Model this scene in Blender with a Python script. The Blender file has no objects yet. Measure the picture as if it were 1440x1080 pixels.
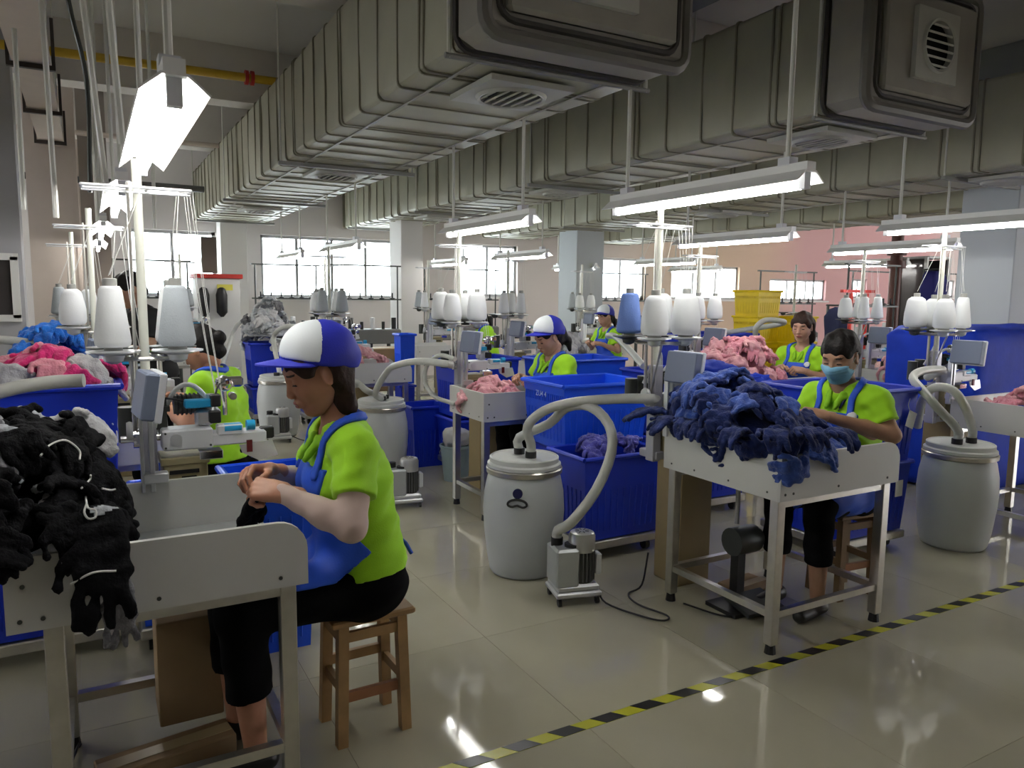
import bpy, bmesh, math, random
import numpy as np
from mathutils import Vector, Matrix, noise as mnoise

random.seed(7)
RNG = np.random.RandomState(11)
S = bpy.context.scene
COL = S.collection
PI = math.pi

# ------------------------------------------------------------------ camera
CAM_H, CAM_F = 1.55, 1058.0
PITCH, YAW, ROLL = math.radians(6.80), math.radians(29.28), math.radians(0.635)
c_f = Vector((math.sin(YAW)*math.cos(PITCH), math.cos(YAW)*math.cos(PITCH), -math.sin(PITCH)))
c_r = Vector((math.cos(YAW), -math.sin(YAW), 0))
c_u = c_r.cross(c_f)
c_r, c_u = c_r*math.cos(ROLL)+c_u*math.sin(ROLL), c_u*math.cos(ROLL)-c_r*math.sin(ROLL)
cam_d = bpy.data.cameras.new('camera')
cam = bpy.data.objects.new('camera', cam_d)
COL.objects.link(cam)
m3 = Matrix((c_r, c_u, -c_f)).transposed()
cam.matrix_world = Matrix.Translation((0, 0, CAM_H)) @ m3.to_4x4()
cam_d.sensor_width = 36.0
cam_d.lens = CAM_F*36.0/1440.0
cam_d.clip_start = 0.05
S.camera = cam

# ------------------------------------------------------------------ world and exposure
W = bpy.data.worlds.new('world')
S.world = W
W.use_nodes = True
bg = W.node_tree.nodes['Background']
bg.inputs[0].default_value = (0.93, 0.96, 1.0, 1)
bg.inputs[1].default_value = 9.0
TUBE_STRENGTH = 38.0
S.view_settings.view_transform = 'Standard'
S.view_settings.look = 'None'
S.view_settings.gamma = 1.0
S.view_settings.use_curve_mapping = False
S.view_settings.exposure = 0.42

# ------------------------------------------------------------------ helpers
def at(px, py, depth):
    """point seen at a pixel of the 1440x1080 photograph, at a depth along the view axis"""
    d = c_f + c_r*((px-720)/CAM_F) - c_u*((py-540)/CAM_F)
    return Vector((0, 0, CAM_H)) + d*depth

MATS = {}
def mat(name, col, rough=0.5, metal=0.0, emit=0.0, noise=0.0, nscale=8.0, bump=0.0, bscale=60.0,
        sheen=0.0, coat=0.0, trans=0.0, alpha=1.0, spec=0.5, sss=0.0, col2=None):
    if name in MATS:
        return MATS[name]
    m = bpy.data.materials.new(name)
    m.use_nodes = True
    nt = m.node_tree
    b = nt.nodes['Principled BSDF']
    c = (col[0], col[1], col[2], 1)
    b.inputs['Base Color'].default_value = c
    b.inputs['Roughness'].default_value = rough
    b.inputs['Metallic'].default_value = metal
    b.inputs['Specular IOR Level'].default_value = spec
    if sheen: b.inputs['Sheen Weight'].default_value = sheen
    if coat: b.inputs['Coat Weight'].default_value = coat
    if trans: b.inputs['Transmission Weight'].default_value = trans
    if alpha < 1: b.inputs['Alpha'].default_value = alpha
    if sss:
        b.inputs['Subsurface Weight'].default_value = sss
        b.inputs['Subsurface Radius'].default_value = (0.012, 0.005, 0.003)
    if emit:
        b.inputs['Emission Color'].default_value = c
        b.inputs['Emission Strength'].default_value = emit
    tc = nt.nodes.new('ShaderNodeTexCoord')
    if noise or col2:
        n = nt.nodes.new('ShaderNodeTexNoise')
        n.inputs['Scale'].default_value = nscale
        n.inputs['Detail'].default_value = 4
        nt.links.new(tc.outputs['Object'], n.inputs['Vector'])
        r = nt.nodes.new('ShaderNodeValToRGB')
        r.color_ramp.elements[0].position = 0.3
        r.color_ramp.elements[1].position = 0.7
        if col2:
            r.color_ramp.elements[0].color = (col2[0], col2[1], col2[2], 1)
        else:
            k = 1-noise
            r.color_ramp.elements[0].color = (col[0]*k, col[1]*k, col[2]*k, 1)
        r.color_ramp.elements[1].color = c
        nt.links.new(n.outputs['Fac'], r.inputs['Fac'])
        nt.links.new(r.outputs['Color'], b.inputs['Base Color'])
    if bump:
        n2 = nt.nodes.new('ShaderNodeTexNoise')
        n2.inputs['Scale'].default_value = bscale
        n2.inputs['Detail'].default_value = 5
        nt.links.new(tc.outputs['Object'], n2.inputs['Vector'])
        bp = nt.nodes.new('ShaderNodeBump')
        bp.inputs['Strength'].default_value = bump
        bp.inputs['Distance'].default_value = 0.01
        nt.links.new(n2.outputs['Fac'], bp.inputs['Height'])
        nt.links.new(bp.outputs['Normal'], b.inputs['Normal'])
    MATS[name] = m
    return m

class MB:
    """collects shapes into one mesh"""
    def __init__(self):
        self.bm = bmesh.new()
    def quadloop(self, rings, close=True, caps=True):
        vs = [[self.bm.verts.new(p) for p in r] for r in rings]
        n = len(rings[0])
        for a, b in zip(vs[:-1], vs[1:]):
            for i in range(n if close else n-1):
                j = (i+1) % n
                self.bm.faces.new((a[i], a[j], b[j], b[i]))
        if caps and close:
            self.bm.faces.new(list(reversed(vs[0])))
            self.bm.faces.new(vs[-1])
        return self
    def box(self, c, s, rot=None, bev=0.0, taper=1.0):
        """c centre, s full size; taper scales the bottom"""
        c = Vector(c)
        hx, hy, hz = s[0]/2, s[1]/2, s[2]/2
        if bev <= 0:
            P = [(-hx*taper, -hy*taper, -hz), (hx*taper, -hy*taper, -hz), (hx*taper, hy*taper, -hz), (-hx*taper, hy*taper, -hz),
                 (-hx, -hy, hz), (hx, -hy, hz), (hx, hy, hz), (-hx, hy, hz)]
            P = [(rot @ Vector(p) if rot else Vector(p)) + c for p in P]
            v = [self.bm.verts.new(p) for p in P]
            for f in ((3, 2, 1, 0), (4, 5, 6, 7), (0, 1, 5, 4), (1, 2, 6, 5), (2, 3, 7, 6), (3, 0, 4, 7)):
                self.bm.faces.new([v[i] for i in f])
        else:
            b = min(bev, hx*.9, hy*.9, hz*.9)
            def ring(z, i, t):
                x, y = (hx-i)*t, (hy-i)*t
                q = b*0.6
                pts = [(-x+q, -y), (x-q, -y), (x, -y+q), (x, y-q), (x-q, y), (-x+q, y), (-x, y-q), (-x, -y+q)]
                return [(rot @ Vector((p[0], p[1], z)) if rot else Vector((p[0], p[1], z))) + c for p in pts]
            self.quadloop([ring(-hz, b, taper), ring(-hz+b, 0, taper), ring(hz-b, 0, 1), ring(hz, b, 1)])
        return self
    def lathe(self, c, prof, n=24, rot=None, caps=True):
        c = Vector(c)
        rings = []
        for (r, z) in prof:
            rings.append([((rot @ Vector((r*math.cos(2*PI*i/n), r*math.sin(2*PI*i/n), z))) if rot else
                           Vector((r*math.cos(2*PI*i/n), r*math.sin(2*PI*i/n), z))) + c for i in range(n)])
        return self.quadloop(rings, True, caps)
    def cyl(self, a, b, r, n=12, r2=None):
        a, b = Vector(a), Vector(b)
        return self.tube([a, b], [r, r if r2 is None else r2], n)
    def tube(self, pts, r, n=8, caps=True):
        pts = [Vector(p) for p in pts]
        if not isinstance(r, (list, tuple)): r = [r]*len(pts)
        rings = []
        t0 = (pts[1]-pts[0]).normalized()
        up = Vector((0, 0, 1)) if abs(t0.z) < 0.9 else Vector((1, 0, 0))
        nrm = (up - t0*up.dot(t0)).normalized()
        for i, p in enumerate(pts):
            t = (pts[min(i+1, len(pts)-1)] - pts[max(i-1, 0)]).normalized()
            nrm = (nrm - t*nrm.dot(t)).normalized()
            bn = t.cross(nrm)
            rings.append([p + (nrm*math.cos(2*PI*k/n) + bn*math.sin(2*PI*k/n))*r[i] for k in range(n)])
        return self.quadloop(rings, True, caps)
    def prism(self, outline, axis, d0, d1):
        """outline of 2-D points extruded along an axis from d0 to d1"""
        def mk(p, d):
            return {'x': (d, p[0], p[1]), 'y': (p[0], d, p[1]), 'z': (p[0], p[1], d)}[axis]
        self.quadloop([[mk(p, d0) for p in outline], [mk(p, d1) for p in outline]])
        return self
    def grid(self, pts):
        vs = [[self.bm.verts.new(p) for p in r] for r in pts]
        for a, b in zip(vs[:-1], vs[1:]):
            for i in range(len(a)-1):
                self.bm.faces.new((a[i], a[i+1], b[i+1], b[i]))
        return self
    def mesh(self, name, material=None, smooth=False, angle=None):
        bmesh.ops.recalc_face_normals(self.bm, faces=self.bm.faces[:])
        me = bpy.data.meshes.new(name)
        if smooth:
            for f in self.bm.faces: f.smooth = True
            if angle:
                a = math.radians(angle)
                for e in self.bm.edges:
                    if len(e.link_faces) == 2 and e.calc_face_angle(0) > a:
                        e.smooth = False
        self.bm.to_mesh(me)
        self.bm.free()
        if material: me.materials.append(material)
        return me
    def build(self, name, material, parent=None, smooth=False, angle=40, loc=None, rz=0):
        return link(name, self.mesh(name, material, smooth, angle), parent, loc, rz)

CHILDREN = {}          # name of a parent -> its children
def link(name, me, parent=None, loc=None, rz=0):
    o = bpy.data.objects.new(name, me)
    COL.objects.link(o)
    if parent:
        o.parent = parent
        CHILDREN.setdefault(parent.name, []).append(o)
    if loc is not None: o.location = loc
    if rz: o.rotation_euler = (0, 0, rz)
    return o

def tag(o, label, cat, group=None, kind=None):
    if label: o['label'] = label
    if cat: o['category'] = cat
    if group: o['group'] = group
    if kind: o['kind'] = kind
    return o

def thing(name, label, cat, loc=(0, 0, 0), rz=0, group=None):
    o = bpy.data.objects.new(name, None)
    COL.objects.link(o)
    o.empty_display_size = 0.1
    o.location = loc
    o.rotation_euler = (0, 0, rz)
    return tag(o, label, cat, group)

def copy_tree(o, parent=None):
    c = o.copy()
    COL.objects.link(c)
    if parent:
        c.parent = parent
        CHILDREN.setdefault(parent.name, []).append(c)
    for ch in CHILDREN.get(o.name, []):
        copy_tree(ch, c)
    return c

def dup(root, loc, rz=0.0, label=None, group=None, scale=None):
    c = copy_tree(root)
    c.location = loc
    c.rotation_euler = (0, 0, rz)
    if label: c['label'] = label
    if group: c['group'] = group
    if scale: c.scale = (scale,)*3
    return c

def struct(o):
    o['kind'] = 'structure'
    return o

def bez(pts, n=24):
    """Catmull-Rom through points"""
    P = [Vector(p) for p in pts]
    P = [P[0]*2-P[1]] + P + [P[-1]*2-P[-2]]
    out = []
    segs = len(P)-3
    for s in range(segs):
        p0, p1, p2, p3 = P[s:s+4]
        k = max(2, n//segs)
        for i in range(k):
            t = i/k
            out.append(0.5*((2*p1)+(p2-p0)*t+(2*p0-5*p1+4*p2-p3)*t*t+(3*p1-p0-3*p2+p3)*t**3))
    out.append(P[-2])
    return out

# ------------------------------------------------------------------ materials
M_WHITE = mat('white_laminate', (0.66, 0.66, 0.63), 0.35, noise=0.05, nscale=5)
M_TRAY = mat('grey_tray', (0.5, 0.52, 0.52), 0.25, metal=0.3, noise=0.1)
M_STEEL = mat('brushed_steel', (0.62, 0.6, 0.55), 0.3, metal=0.9, noise=0.12, nscale=20)
M_ALU = mat('cast_aluminium', (0.72, 0.73, 0.75), 0.35, metal=0.6, noise=0.1, nscale=14)
M_LIGHTMETAL = mat('light_painted_metal', (0.72, 0.73, 0.76), 0.35, noise=0.06)
M_LAV = mat('lavender_grey_paint', (0.5, 0.5, 0.57), 0.4, metal=0.2, noise=0.06)
M_BLACK = mat('black_rubber', (0.012, 0.012, 0.013), 0.5)
M_DARK = mat('dark_grey_metal', (0.06, 0.065, 0.06), 0.4, metal=0.3)
M_CHROME = mat('chrome', (0.8, 0.8, 0.82), 0.12, metal=1.0)
M_KHAKI = mat('khaki_plastic', (0.36, 0.31, 0.17), 0.5, noise=0.1)
M_BLUEPL = mat('blue_plastic', (0.005, 0.032, 0.54), 0.4, noise=0.12, nscale=6)
M_BLUEPL2 = mat('lighter_blue_plastic', (0.008, 0.085, 0.8), 0.35, noise=0.1, nscale=6)
M_BLUETARP = mat('blue_tarpaulin', (0.005, 0.04, 0.5), 0.65, noise=0.25, nscale=5, bump=0.5, bscale=7, spec=.25)
M_CYAN = mat('cyan_fittings', (0.02, 0.33, 0.62), 0.3)
M_BARREL = mat('barrel_plastic', (0.6, 0.63, 0.64), 0.4, noise=0.08, nscale=4, sss=0.0)
M_LID = mat('barrel_lid', (0.68, 0.7, 0.68), 0.4, noise=0.05)
M_HOSE = mat('milky_hose', (0.55, 0.56, 0.52), 0.3, noise=0.15, nscale=12, spec=0.6)
M_CONE = mat('white_yarn', (0.8, 0.82, 0.83), 0.75, bump=0.08, bscale=160)
M_CONEGREY = mat('grey_yarn', (0.42, 0.46, 0.49), 0.75, bump=0.25, bscale=160)
M_CONEBLUE = mat('blue_yarn', (0.13, 0.22, 0.55), 0.75, bump=0.25, bscale=160)
M_CONETEAL = mat('teal_yarn', (0.02, 0.17, 0.33), 0.75, bump=0.25, bscale=160)
M_CORE = mat('cone_core_card', (0.33, 0.33, 0.31), 0.7)
M_ROD = mat('white_painted_rod', (0.72, 0.72, 0.66), 0.4)
M_THREAD = mat('thread', (0.75, 0.75, 0.72), 0.7)
M_DUCT = mat('foil_duct_wrap', (0.43, 0.42, 0.315), 0.5, metal=0.1, noise=0.14, nscale=3.0, bump=0.12, bscale=9)
M_SEAM = mat('duct_seam', (0.24, 0.225, 0.16), 0.55)
M_BAR = mat('dull_bar', (0.3, 0.3, 0.28), 0.6, metal=0.3)
M_DUCTEND = mat('duct_end_cap', (0.33, 0.31, 0.265), 0.5, noise=0.1)
M_DUCTTRIM = mat('duct_trim', (0.05, 0.045, 0.04), 0.5)
M_VENT = mat('vent_plate', (0.5, 0.5, 0.45), 0.5, noise=0.08)
M_VOID = mat('vent_interior', (0.006, 0.006, 0.006), 0.9)
M_WOOD = mat('pale_wood', (0.42, 0.25, 0.10), 0.45, noise=0.35, nscale=9)
M_WOODRED = mat('reddish_wood', (0.36, 0.15, 0.06), 0.45, noise=0.3, nscale=9)
M_CARD = mat('cardboard', (0.30, 0.2, 0.1), 0.8, noise=0.12)
M_YELLOW = mat('yellow_plastic', (0.95, 0.7, 0.008), 0.4, noise=0.12)
M_PIPEY = mat('yellow_pipe_paint', (0.6, 0.38, 0.02), 0.45)
M_RED = mat('red_paint', (0.5, 0.03, 0.02), 0.45)
M_PAPER = mat('paper_tag', (0.7, 0.72, 0.72), 0.7)
M_SCREEN = mat('screen_glass', (0.03, 0.035, 0.05), 0.15)
M_MONBACK = mat('monitor_case', (0.15, 0.18, 0.26), 0.55)
M_MONSIDE = mat('monitor_rim', (0.72, 0.74, 0.78), 0.4)
M_TUBE = mat('fluorescent_tube', (1.0, 0.985, 0.95), 0.4, emit=TUBE_STRENGTH)
M_REFL = mat('lamp_reflector', (0.85, 0.85, 0.83), 0.3)

# ------------------------------------------------------------------ setting
def tile_material():
    m = mat('polished_floor_tile', (0.48, 0.455, 0.345), 0.045, noise=0.14, nscale=1.3, spec=0.6, bump=0.006, bscale=2.0)
    return m
M_FLOOR = tile_material()
M_GROUT = mat('tile_joint', (0.36, 0.34, 0.27), 0.6)
fl = MB().box((5, 3.5, -0.053), (26, 22, 0.1)).build('floor', M_GROUT)
struct(fl)
T = 0.8
tile_me = MB().box((0, 0, -0.004), (T-0.0018, T-0.0018, 0.008)).mesh('floor_tile', M_FLOOR)
for i in range(-4, 14):
    for j in range(-1, 13):
        link('floor_tile', tile_me, fl, (i*T+0.3, j*T+0.1, 0))
far_me = MB().box((5, 11.84, -0.004), (26, 3.9, 0.008)).box((-5.55, 4.6, -0.004), (4.8, 10.4, 0.008)).box((14.6, 4.6, -0.004), (7.1, 10.4, 0.008)).box((5, -4.1, -0.004), (26, 6.8, 0.008))
o = far_me.build('floor_tile', M_FLOOR, fl)
o['kind'] = 'stuff'

CEIL = 4.05
M_CEIL = mat('ceiling_paint', (0.7, 0.69, 0.67), 0.85, noise=0.06, nscale=1.0)
M_BEAM = mat('beam_paint', (0.7, 0.66, 0.61), 0.8, noise=0.06, nscale=1.0)
struct(MB().box((5, 3.5, CEIL+0.05), (26, 22, 0.1)).build('ceiling', M_CEIL))
k = 1
for yb, zb in ((2.4, 3.6), (5.6, 3.6), (8.6, 3.5), (11.2, 3.45)):
    struct(MB().box((5, yb, (CEIL+zb)/2), (26, 0.3, CEIL-zb)).build('trim_%d' % k, M_BEAM)); k += 1
for xb in (-2.6, 3.4, 9.2):
    struct(MB().box((xb, 3.5, (CEIL+3.62)/2), (0.28, 21, CEIL-3.62)).build('trim_%d' % k, M_BEAM)); k += 1

def wall_paint():
    m = mat('wall_paint', (0.78, 0.74, 0.72), 0.8)
    nt = m.node_tree
    b = nt.nodes['Principled BSDF']
    geo = nt.nodes.new('ShaderNodeNewGeometry')
    sep = nt.nodes.new('ShaderNodeSeparateXYZ')
    nt.links.new(geo.outputs['Position'], sep.inputs[0])
    mr = nt.nodes.new('ShaderNodeMapRange')
    mr.inputs['From Min'].default_value = 0
    mr.inputs['From Max'].default_value = 24
    nt.links.new(sep.outputs['X'], mr.inputs['Value'])
    r = nt.nodes.new('ShaderNodeValToRGB')
    e = r.color_ramp.elements
    e[0].position = 0.0; e[0].color = (0.78, 0.75, 0.74, 1)
    e[1].position = 0.40; e[1].color = (0.76, 0.68, 0.64, 1)
    for p, c in ((0.5, (0.74, 0.58, 0.42)), (0.6, (0.75, 0.55, 0.42)), (0.66, (0.72, 0.44, 0.43)), (0.86, (0.7, 0.4, 0.4)), (0.93, (0.66, 0.55, 0.52))):
        q = e.new(p); q.color = (c[0], c[1], c[2], 1)
    nt.links.new(mr.outputs['Result'], r.inputs['Fac'])
    nt.links.new(r.outputs['Color'], b.inputs['Base Color'])
    return m
M_WALL = wall_paint()
M_WALLG = mat('grey_wall_paint', (0.42, 0.42, 0.44), 0.7, noise=0.05, nscale=1.5)
M_PILLAR = mat('pillar_paint', (0.5, 0.54, 0.57), 0.6, noise=0.05, nscale=1.5)
M_BEIGE = mat('beige_paint', (0.62, 0.53, 0.46), 0.8, noise=0.05)
M_FRAME = mat('window_frame', (0.4, 0.4, 0.4), 0.5, metal=0.3)
M_FRAMEW = mat('white_window_frame', (0.75, 0.75, 0.73), 0.5)
def glass():
    m = bpy.data.materials.new('window_glass'); m.use_nodes = True
    nt = m.node_tree; nt.nodes.clear()
    out = nt.nodes.new('ShaderNodeOutputMaterial'); mx = nt.nodes.new('ShaderNodeMixShader')
    t = nt.nodes.new('ShaderNodeBsdfTransparent'); g = nt.nodes.new('ShaderNodeBsdfGlossy')
    g.inputs['Roughness'].default_value = 0.05
    t.inputs[0].default_value = (0.93, 0.97, 0.97, 1)
    mx.inputs[0].default_value = 0.06
    nt.links.new(t.outputs[0], mx.inputs[1]); nt.links.new(g.outputs[0], mx.inputs[2]); nt.links.new(mx.outputs[0], out.inputs[0])
    return m
M_GLASS = glass()
YW = 13.2
WINS = [(-3.2, -1.4, 1.46, 2.5), (0.55, 1.85, 1.46, 2.5), (2.55, 5.0, 1.45, 2.5), (6.2, 7.5, 1.5, 2.5), (9.45, 10.75, 1.46, 2.35), (11.5, 13.6, 1.48, 2.25),
        (14.65, 16.7, 1.47, 2.0), (17.75, 18.35, 1.55, 2.05), (20.4, 22.4, 1.6, 2.1)]
wall = MB()
x0 = -8.0
for (a, b, z0, z1) in WINS:
    wall.box(((x0+a)/2, YW+.12, CEIL/2), (a-x0, .24, CEIL))
    wall.box(((a+b)/2, YW+.12, z0/2), (b-a, .24, z0))
    wall.box(((a+b)/2, YW+.12, (z1+CEIL)/2), (b-a, .24, CEIL-z1))
    x0 = b
wall.box(((x0+28)/2, YW+.12, CEIL/2), (28-x0, .24, CEIL))
struct(wall.build('wall_back', M_WALL))
for i, (a, b, z0, z1) in enumerate(WINS):
    f = MB()
    w = 0.05
    for z in (z0+w/2, z1-w/2): f.box(((a+b)/2, YW+.1, z), (b-a, .06, w))
    for x in (a+w/2, b-w/2): f.box((x, YW+.1, (z0+z1)/2), (w, .06, z1-z0))
    fo = struct(f.build('window_%d' % (i+1), M_FRAME))
    nmul = max(1, int((b-a)/0.8))
    for q in range(1, nmul+1):
        x = a+(b-a)*q/(nmul+1)
        MB().box((x, YW+.1, (z0+z1)/2), (.045, .05, z1-z0-.1)).build('mullion', M_FRAME, fo)
    for q in range(nmul+1):
        xa = a+(b-a)*q/(nmul+1); xb = a+(b-a)*(q+1)/(nmul+1)
        MB().box(((xa+xb)/2, YW+.1, (z0+z1)/2), (xb-xa-.03, .006, z1-z0-.06)).build('pane', M_GLASS, fo)
    MB().box(((a+b)/2, YW-.03, z0-.02), (b-a+.1, .1, .04)).build('window_sill', M_FRAMEW, fo)
wlm = MB()
ya = -7.5
for (a, b) in ((8.6, 10.2), (10.6, 12.4)):  # openings added in the left wall so daylight brightens the far left
    wlm.box((-7.9, (ya+a)/2, CEIL/2), (.2, a-ya, CEIL)); wlm.box((-7.9, (a+b)/2, .45), (.2, b-a, .9)); wlm.box((-7.9, (a+b)/2, (2.9+CEIL)/2), (.2, b-a, CEIL-2.9))
    ya = b
wlm.box((-7.9, (ya+14.5)/2, CEIL/2), (.2, 14.5-ya, CEIL))
struct(wlm.build('wall_left', M_WALL))
struct(MB().box((25.0, 3.5, CEIL/2), (.2, 22, CEIL)).build('wall_right', M_WALL))
fl['label'] = 'polished beige tile floor'
struct(MB().box((5, -7.4, CEIL/2), (26, .2, CEIL)).build('wall_front', M_WALL))
struct(MB().box((20, 11.84, -0.06), (16, 3.9, .1)).box((20, 2, -.06), (8, 16, .1)).build('floor_edge', M_FLOOR))
struct(MB().box((22, 3.5, CEIL+.05), (10, 22, .1)).build('ceiling_edge', M_CEIL))

# grey near-left wall block with its framed window, beige pier behind it
wl = struct(MB().box((-2.45, 8.2, CEIL/2), (3.9, .3, CEIL)).build('trim_20', M_WALLG))
g = at(17, 405, 7.1)
iw = MB()
WX0, WX1, WZ0, WZ1 = -1.75, -0.56, 1.29, 1.83
for z in (WZ0, WZ1): iw.box(((WX0+WX1)/2, 8.03, z), (WX1-WX0+.06, .05, .06))
for x in (WX0, WX1): iw.box((x, 8.03, (WZ0+WZ1)/2), (.06, .05, WZ1-WZ0))
iwo = struct(iw.build('window_20', M_FRAMEW))
MB().box(((WX0+WX1)/2, 8.045, (WZ0+WZ1)/2), (WX1-WX0-.04, .01, WZ1-WZ0-.04)).build('pane', mat('dark_glass', (0.05, 0.045, 0.045), 0.12), iwo)
MB().box((-1.7, 8.03, WZ1+.045), (1.2, .03, .03)).build('ledge_strip', mat('yellow_strip', (0.7, 0.7, 0.02), .5), iwo)
struct(MB().box((-.28, 9.3, CEIL/2), (.42, .4, CEIL)).box((-.06, 9.3, CEIL/2), (.035, .42, CEIL)).build('trim_21', M_BEIGE))
struct(MB().box((.12, 10.6, CEIL/2), (.3, .3, CEIL)).build('trim_22', mat('taupe_paint', (.26, .22, .19), .8)))

# square pillars of the hall
def pillar(n, x, y, w, d, m=M_PILLAR):
    struct(MB().box((x, y, CEIL/2), (w, d, CEIL), bev=.012).build('trim_%d' % n, m))
pillar(30, 7.37, 10.78, .55, .55)
pillar(31, 8.28, 4.43, .56, .56)
pillar(32, 4.4, 11.3, .36, .5, mat('white_pillar', (.8, .78, .76), .7))
pillar(33, -.1, 12.2, .6, .5, M_BEIGE)
pillar(34, 2.05, 12.9, .4, .4, MATS['white_pillar'])

# ------------------------------------------------------------------ fabric ducts
def duct(x, w, z0, h, y0, y1, label, seed, vents):
    root = thing('air_duct', label, 'duct', (x+w/2, y0, z0), group='air ducts under the ceiling')
    rs = np.random.RandomState(seed)
    def section(s, hw, hh, zc, r):
        pts = []
        for (cx, cz, a0) in ((hw-r, hh-r, 0), (-(hw-r), hh-r, 90), (-(hw-r), -(hh-r), 180), (hw-r, -(hh-r), 270)):
            for q in range(4):
                a = math.radians(a0+30*q)
                pts.append((cx+r*math.cos(a), cz+r*math.sin(a)))
        # a few in-between points on the flats, so that they can sag
        out = []
        n = len(pts)
        for i in range(n):
            p, q = pts[i], pts[(i+1) % n]
            out.append(p)
            if i % 4 == 3:
                for t in (.25, .5, .75):
                    out.append((p[0]+(q[0]-p[0])*t, p[1]+(q[1]-p[1])*t))
        return out
    m = MB()
    rings = []
    y = 0.0
    L = y1-y0
    seam = 0.0
    ys = []
    step = 0.34
    seams = []
    while y < L:
        ys += [(y, 0), (y+step*.5, -1)]
        seams.append(y+.05)
        y += step*(0.85+0.3*rs.rand())
    ph = rs.rand(4)*6
    for (yy, kk) in ys:
        if yy > L: break
        base = section(0, w/2, h/2, 0, .035)
        ring = []
        for i, (a, b) in enumerate(base):
            d = 0.003 if kk == -1 else 0
            d += .004*math.sin(3.1*yy+ph[0]+i*.9)+.002*math.sin(7.3*yy+ph[1]-i*1.7)
            l = math.hypot(a, b)
            ring.append((a+a/l*d, yy, b+b/l*d+h/2))
        rings.append(ring)
    m.quadloop(rings)
    m.build('duct_skin', M_DUCT, root, smooth=True, angle=25)
    def band(y0, y1, o):
        return [[(a*(1+o/(w/2)), yy, b*(1+o/(h/2))+h/2) for (a, b) in section(0, w/2, h/2, 0, .035)] for yy in (y0, y1)]
    sm = MB(); sm.quadloop(band(-.007, .007, .009)); sm = sm.mesh('seam_band', M_SEAM)
    for i, y in enumerate(seams):
        link('seam_band', sm, root, (0, y, 0))
        if i % 4 == 1: link('seam_band', sm, root, (0, y+.055, 0))
    # straps along the edges underneath
    for sx in (-1, 1):
        MB().box((sx*(w/2-.16), L/2, -.008), (.02, L-.2, .006)).build('seam_tape', M_DUCTEND, root)
    # end cap
    cap = MB()
    cap.box((0, -.15, h/2), (w+.02, .30, h+.02), bev=.05)
    cap.box((0, -.315, h/2), (w-.16, .05, h-.16), bev=.02)
    cap.build('end_cap', M_DUCTEND, root, smooth=True, angle=25)
    tr = MB()
    for (yy, ex) in ((-.30, .0), (-.0, .012)):
        hw, hh = w/2-.05 if yy < -.1 else w/2+.01, h/2-.05 if yy < -.1 else h/2+.01
        pts = []
        for (cx, cz, a0) in ((hw-.08, hh-.08, 0), (-(hw-.08), hh-.08, 90), (-(hw-.08), -(hh-.08), 180), (hw-.08, -(hh-.08), 270)):
            for q in range(5):
                a = math.radians(a0+22.5*q)
                pts.append(Vector((cx+.08*math.cos(a), yy, h/2+cz+.08*math.sin(a))))
        pts.append(pts[0])
        tr.tube(pts, .016, 6)
    tr.build('edge_trim', M_DUCTTRIM, root, smooth=True)
    lip = MB()
    pts = []
    for (cx, cz, a0) in ((w/2-.07, h/2-.07, 0), (-(w/2-.07), h/2-.07, 90), (-(w/2-.07), -(h/2-.07), 180), (w/2-.07, -(h/2-.07), 270)):
        for q in range(5):
            a = math.radians(a0+22.5*q)
            pts.append(Vector((cx+.08*math.cos(a), -.285, h/2+cz+.08*math.sin(a))))
    pts += [pts[0], pts[1]]
    lip.tube(pts, .034, 8)
    lip.build('cap_lip', mat('cap_lip_grey', (.16, .15, .13), .5), root, smooth=True)
    vent_plate(root, (0, -.34, h/2), 'y', .4)
    for vy in vents:
        vent_plate(root, (0, vy, -.012), 'z', .5)
    # hanging bar under the end
    bar = MB().cyl((-w/2-.05, .03, -.03), (w/2+.05, .03, -.03), .014, 8)
    bar.build('support_bar', M_BAR, root)
    for sx in (-1, 1):
        MB().cyl((sx*(w/2+.03), .03, -.04), (sx*(w/2+.03), .03, CEIL-z0), .011, 8).build('hanger_rod', M_ROD, root)
    yy = 3.4
    while yy < L:
        MB().box((0, yy, -.03), (w+.14, .035, .03)).build('support_bar', M_BAR, root)
        for sx in (-1, 1):
            MB().cyl((sx*(w/2+.05), yy, -.04), (sx*(w/2+.05), yy, CEIL-z0), .008, 6).build('hanger_rod', M_ROD, root)
        yy += 3.0
    return root

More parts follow.
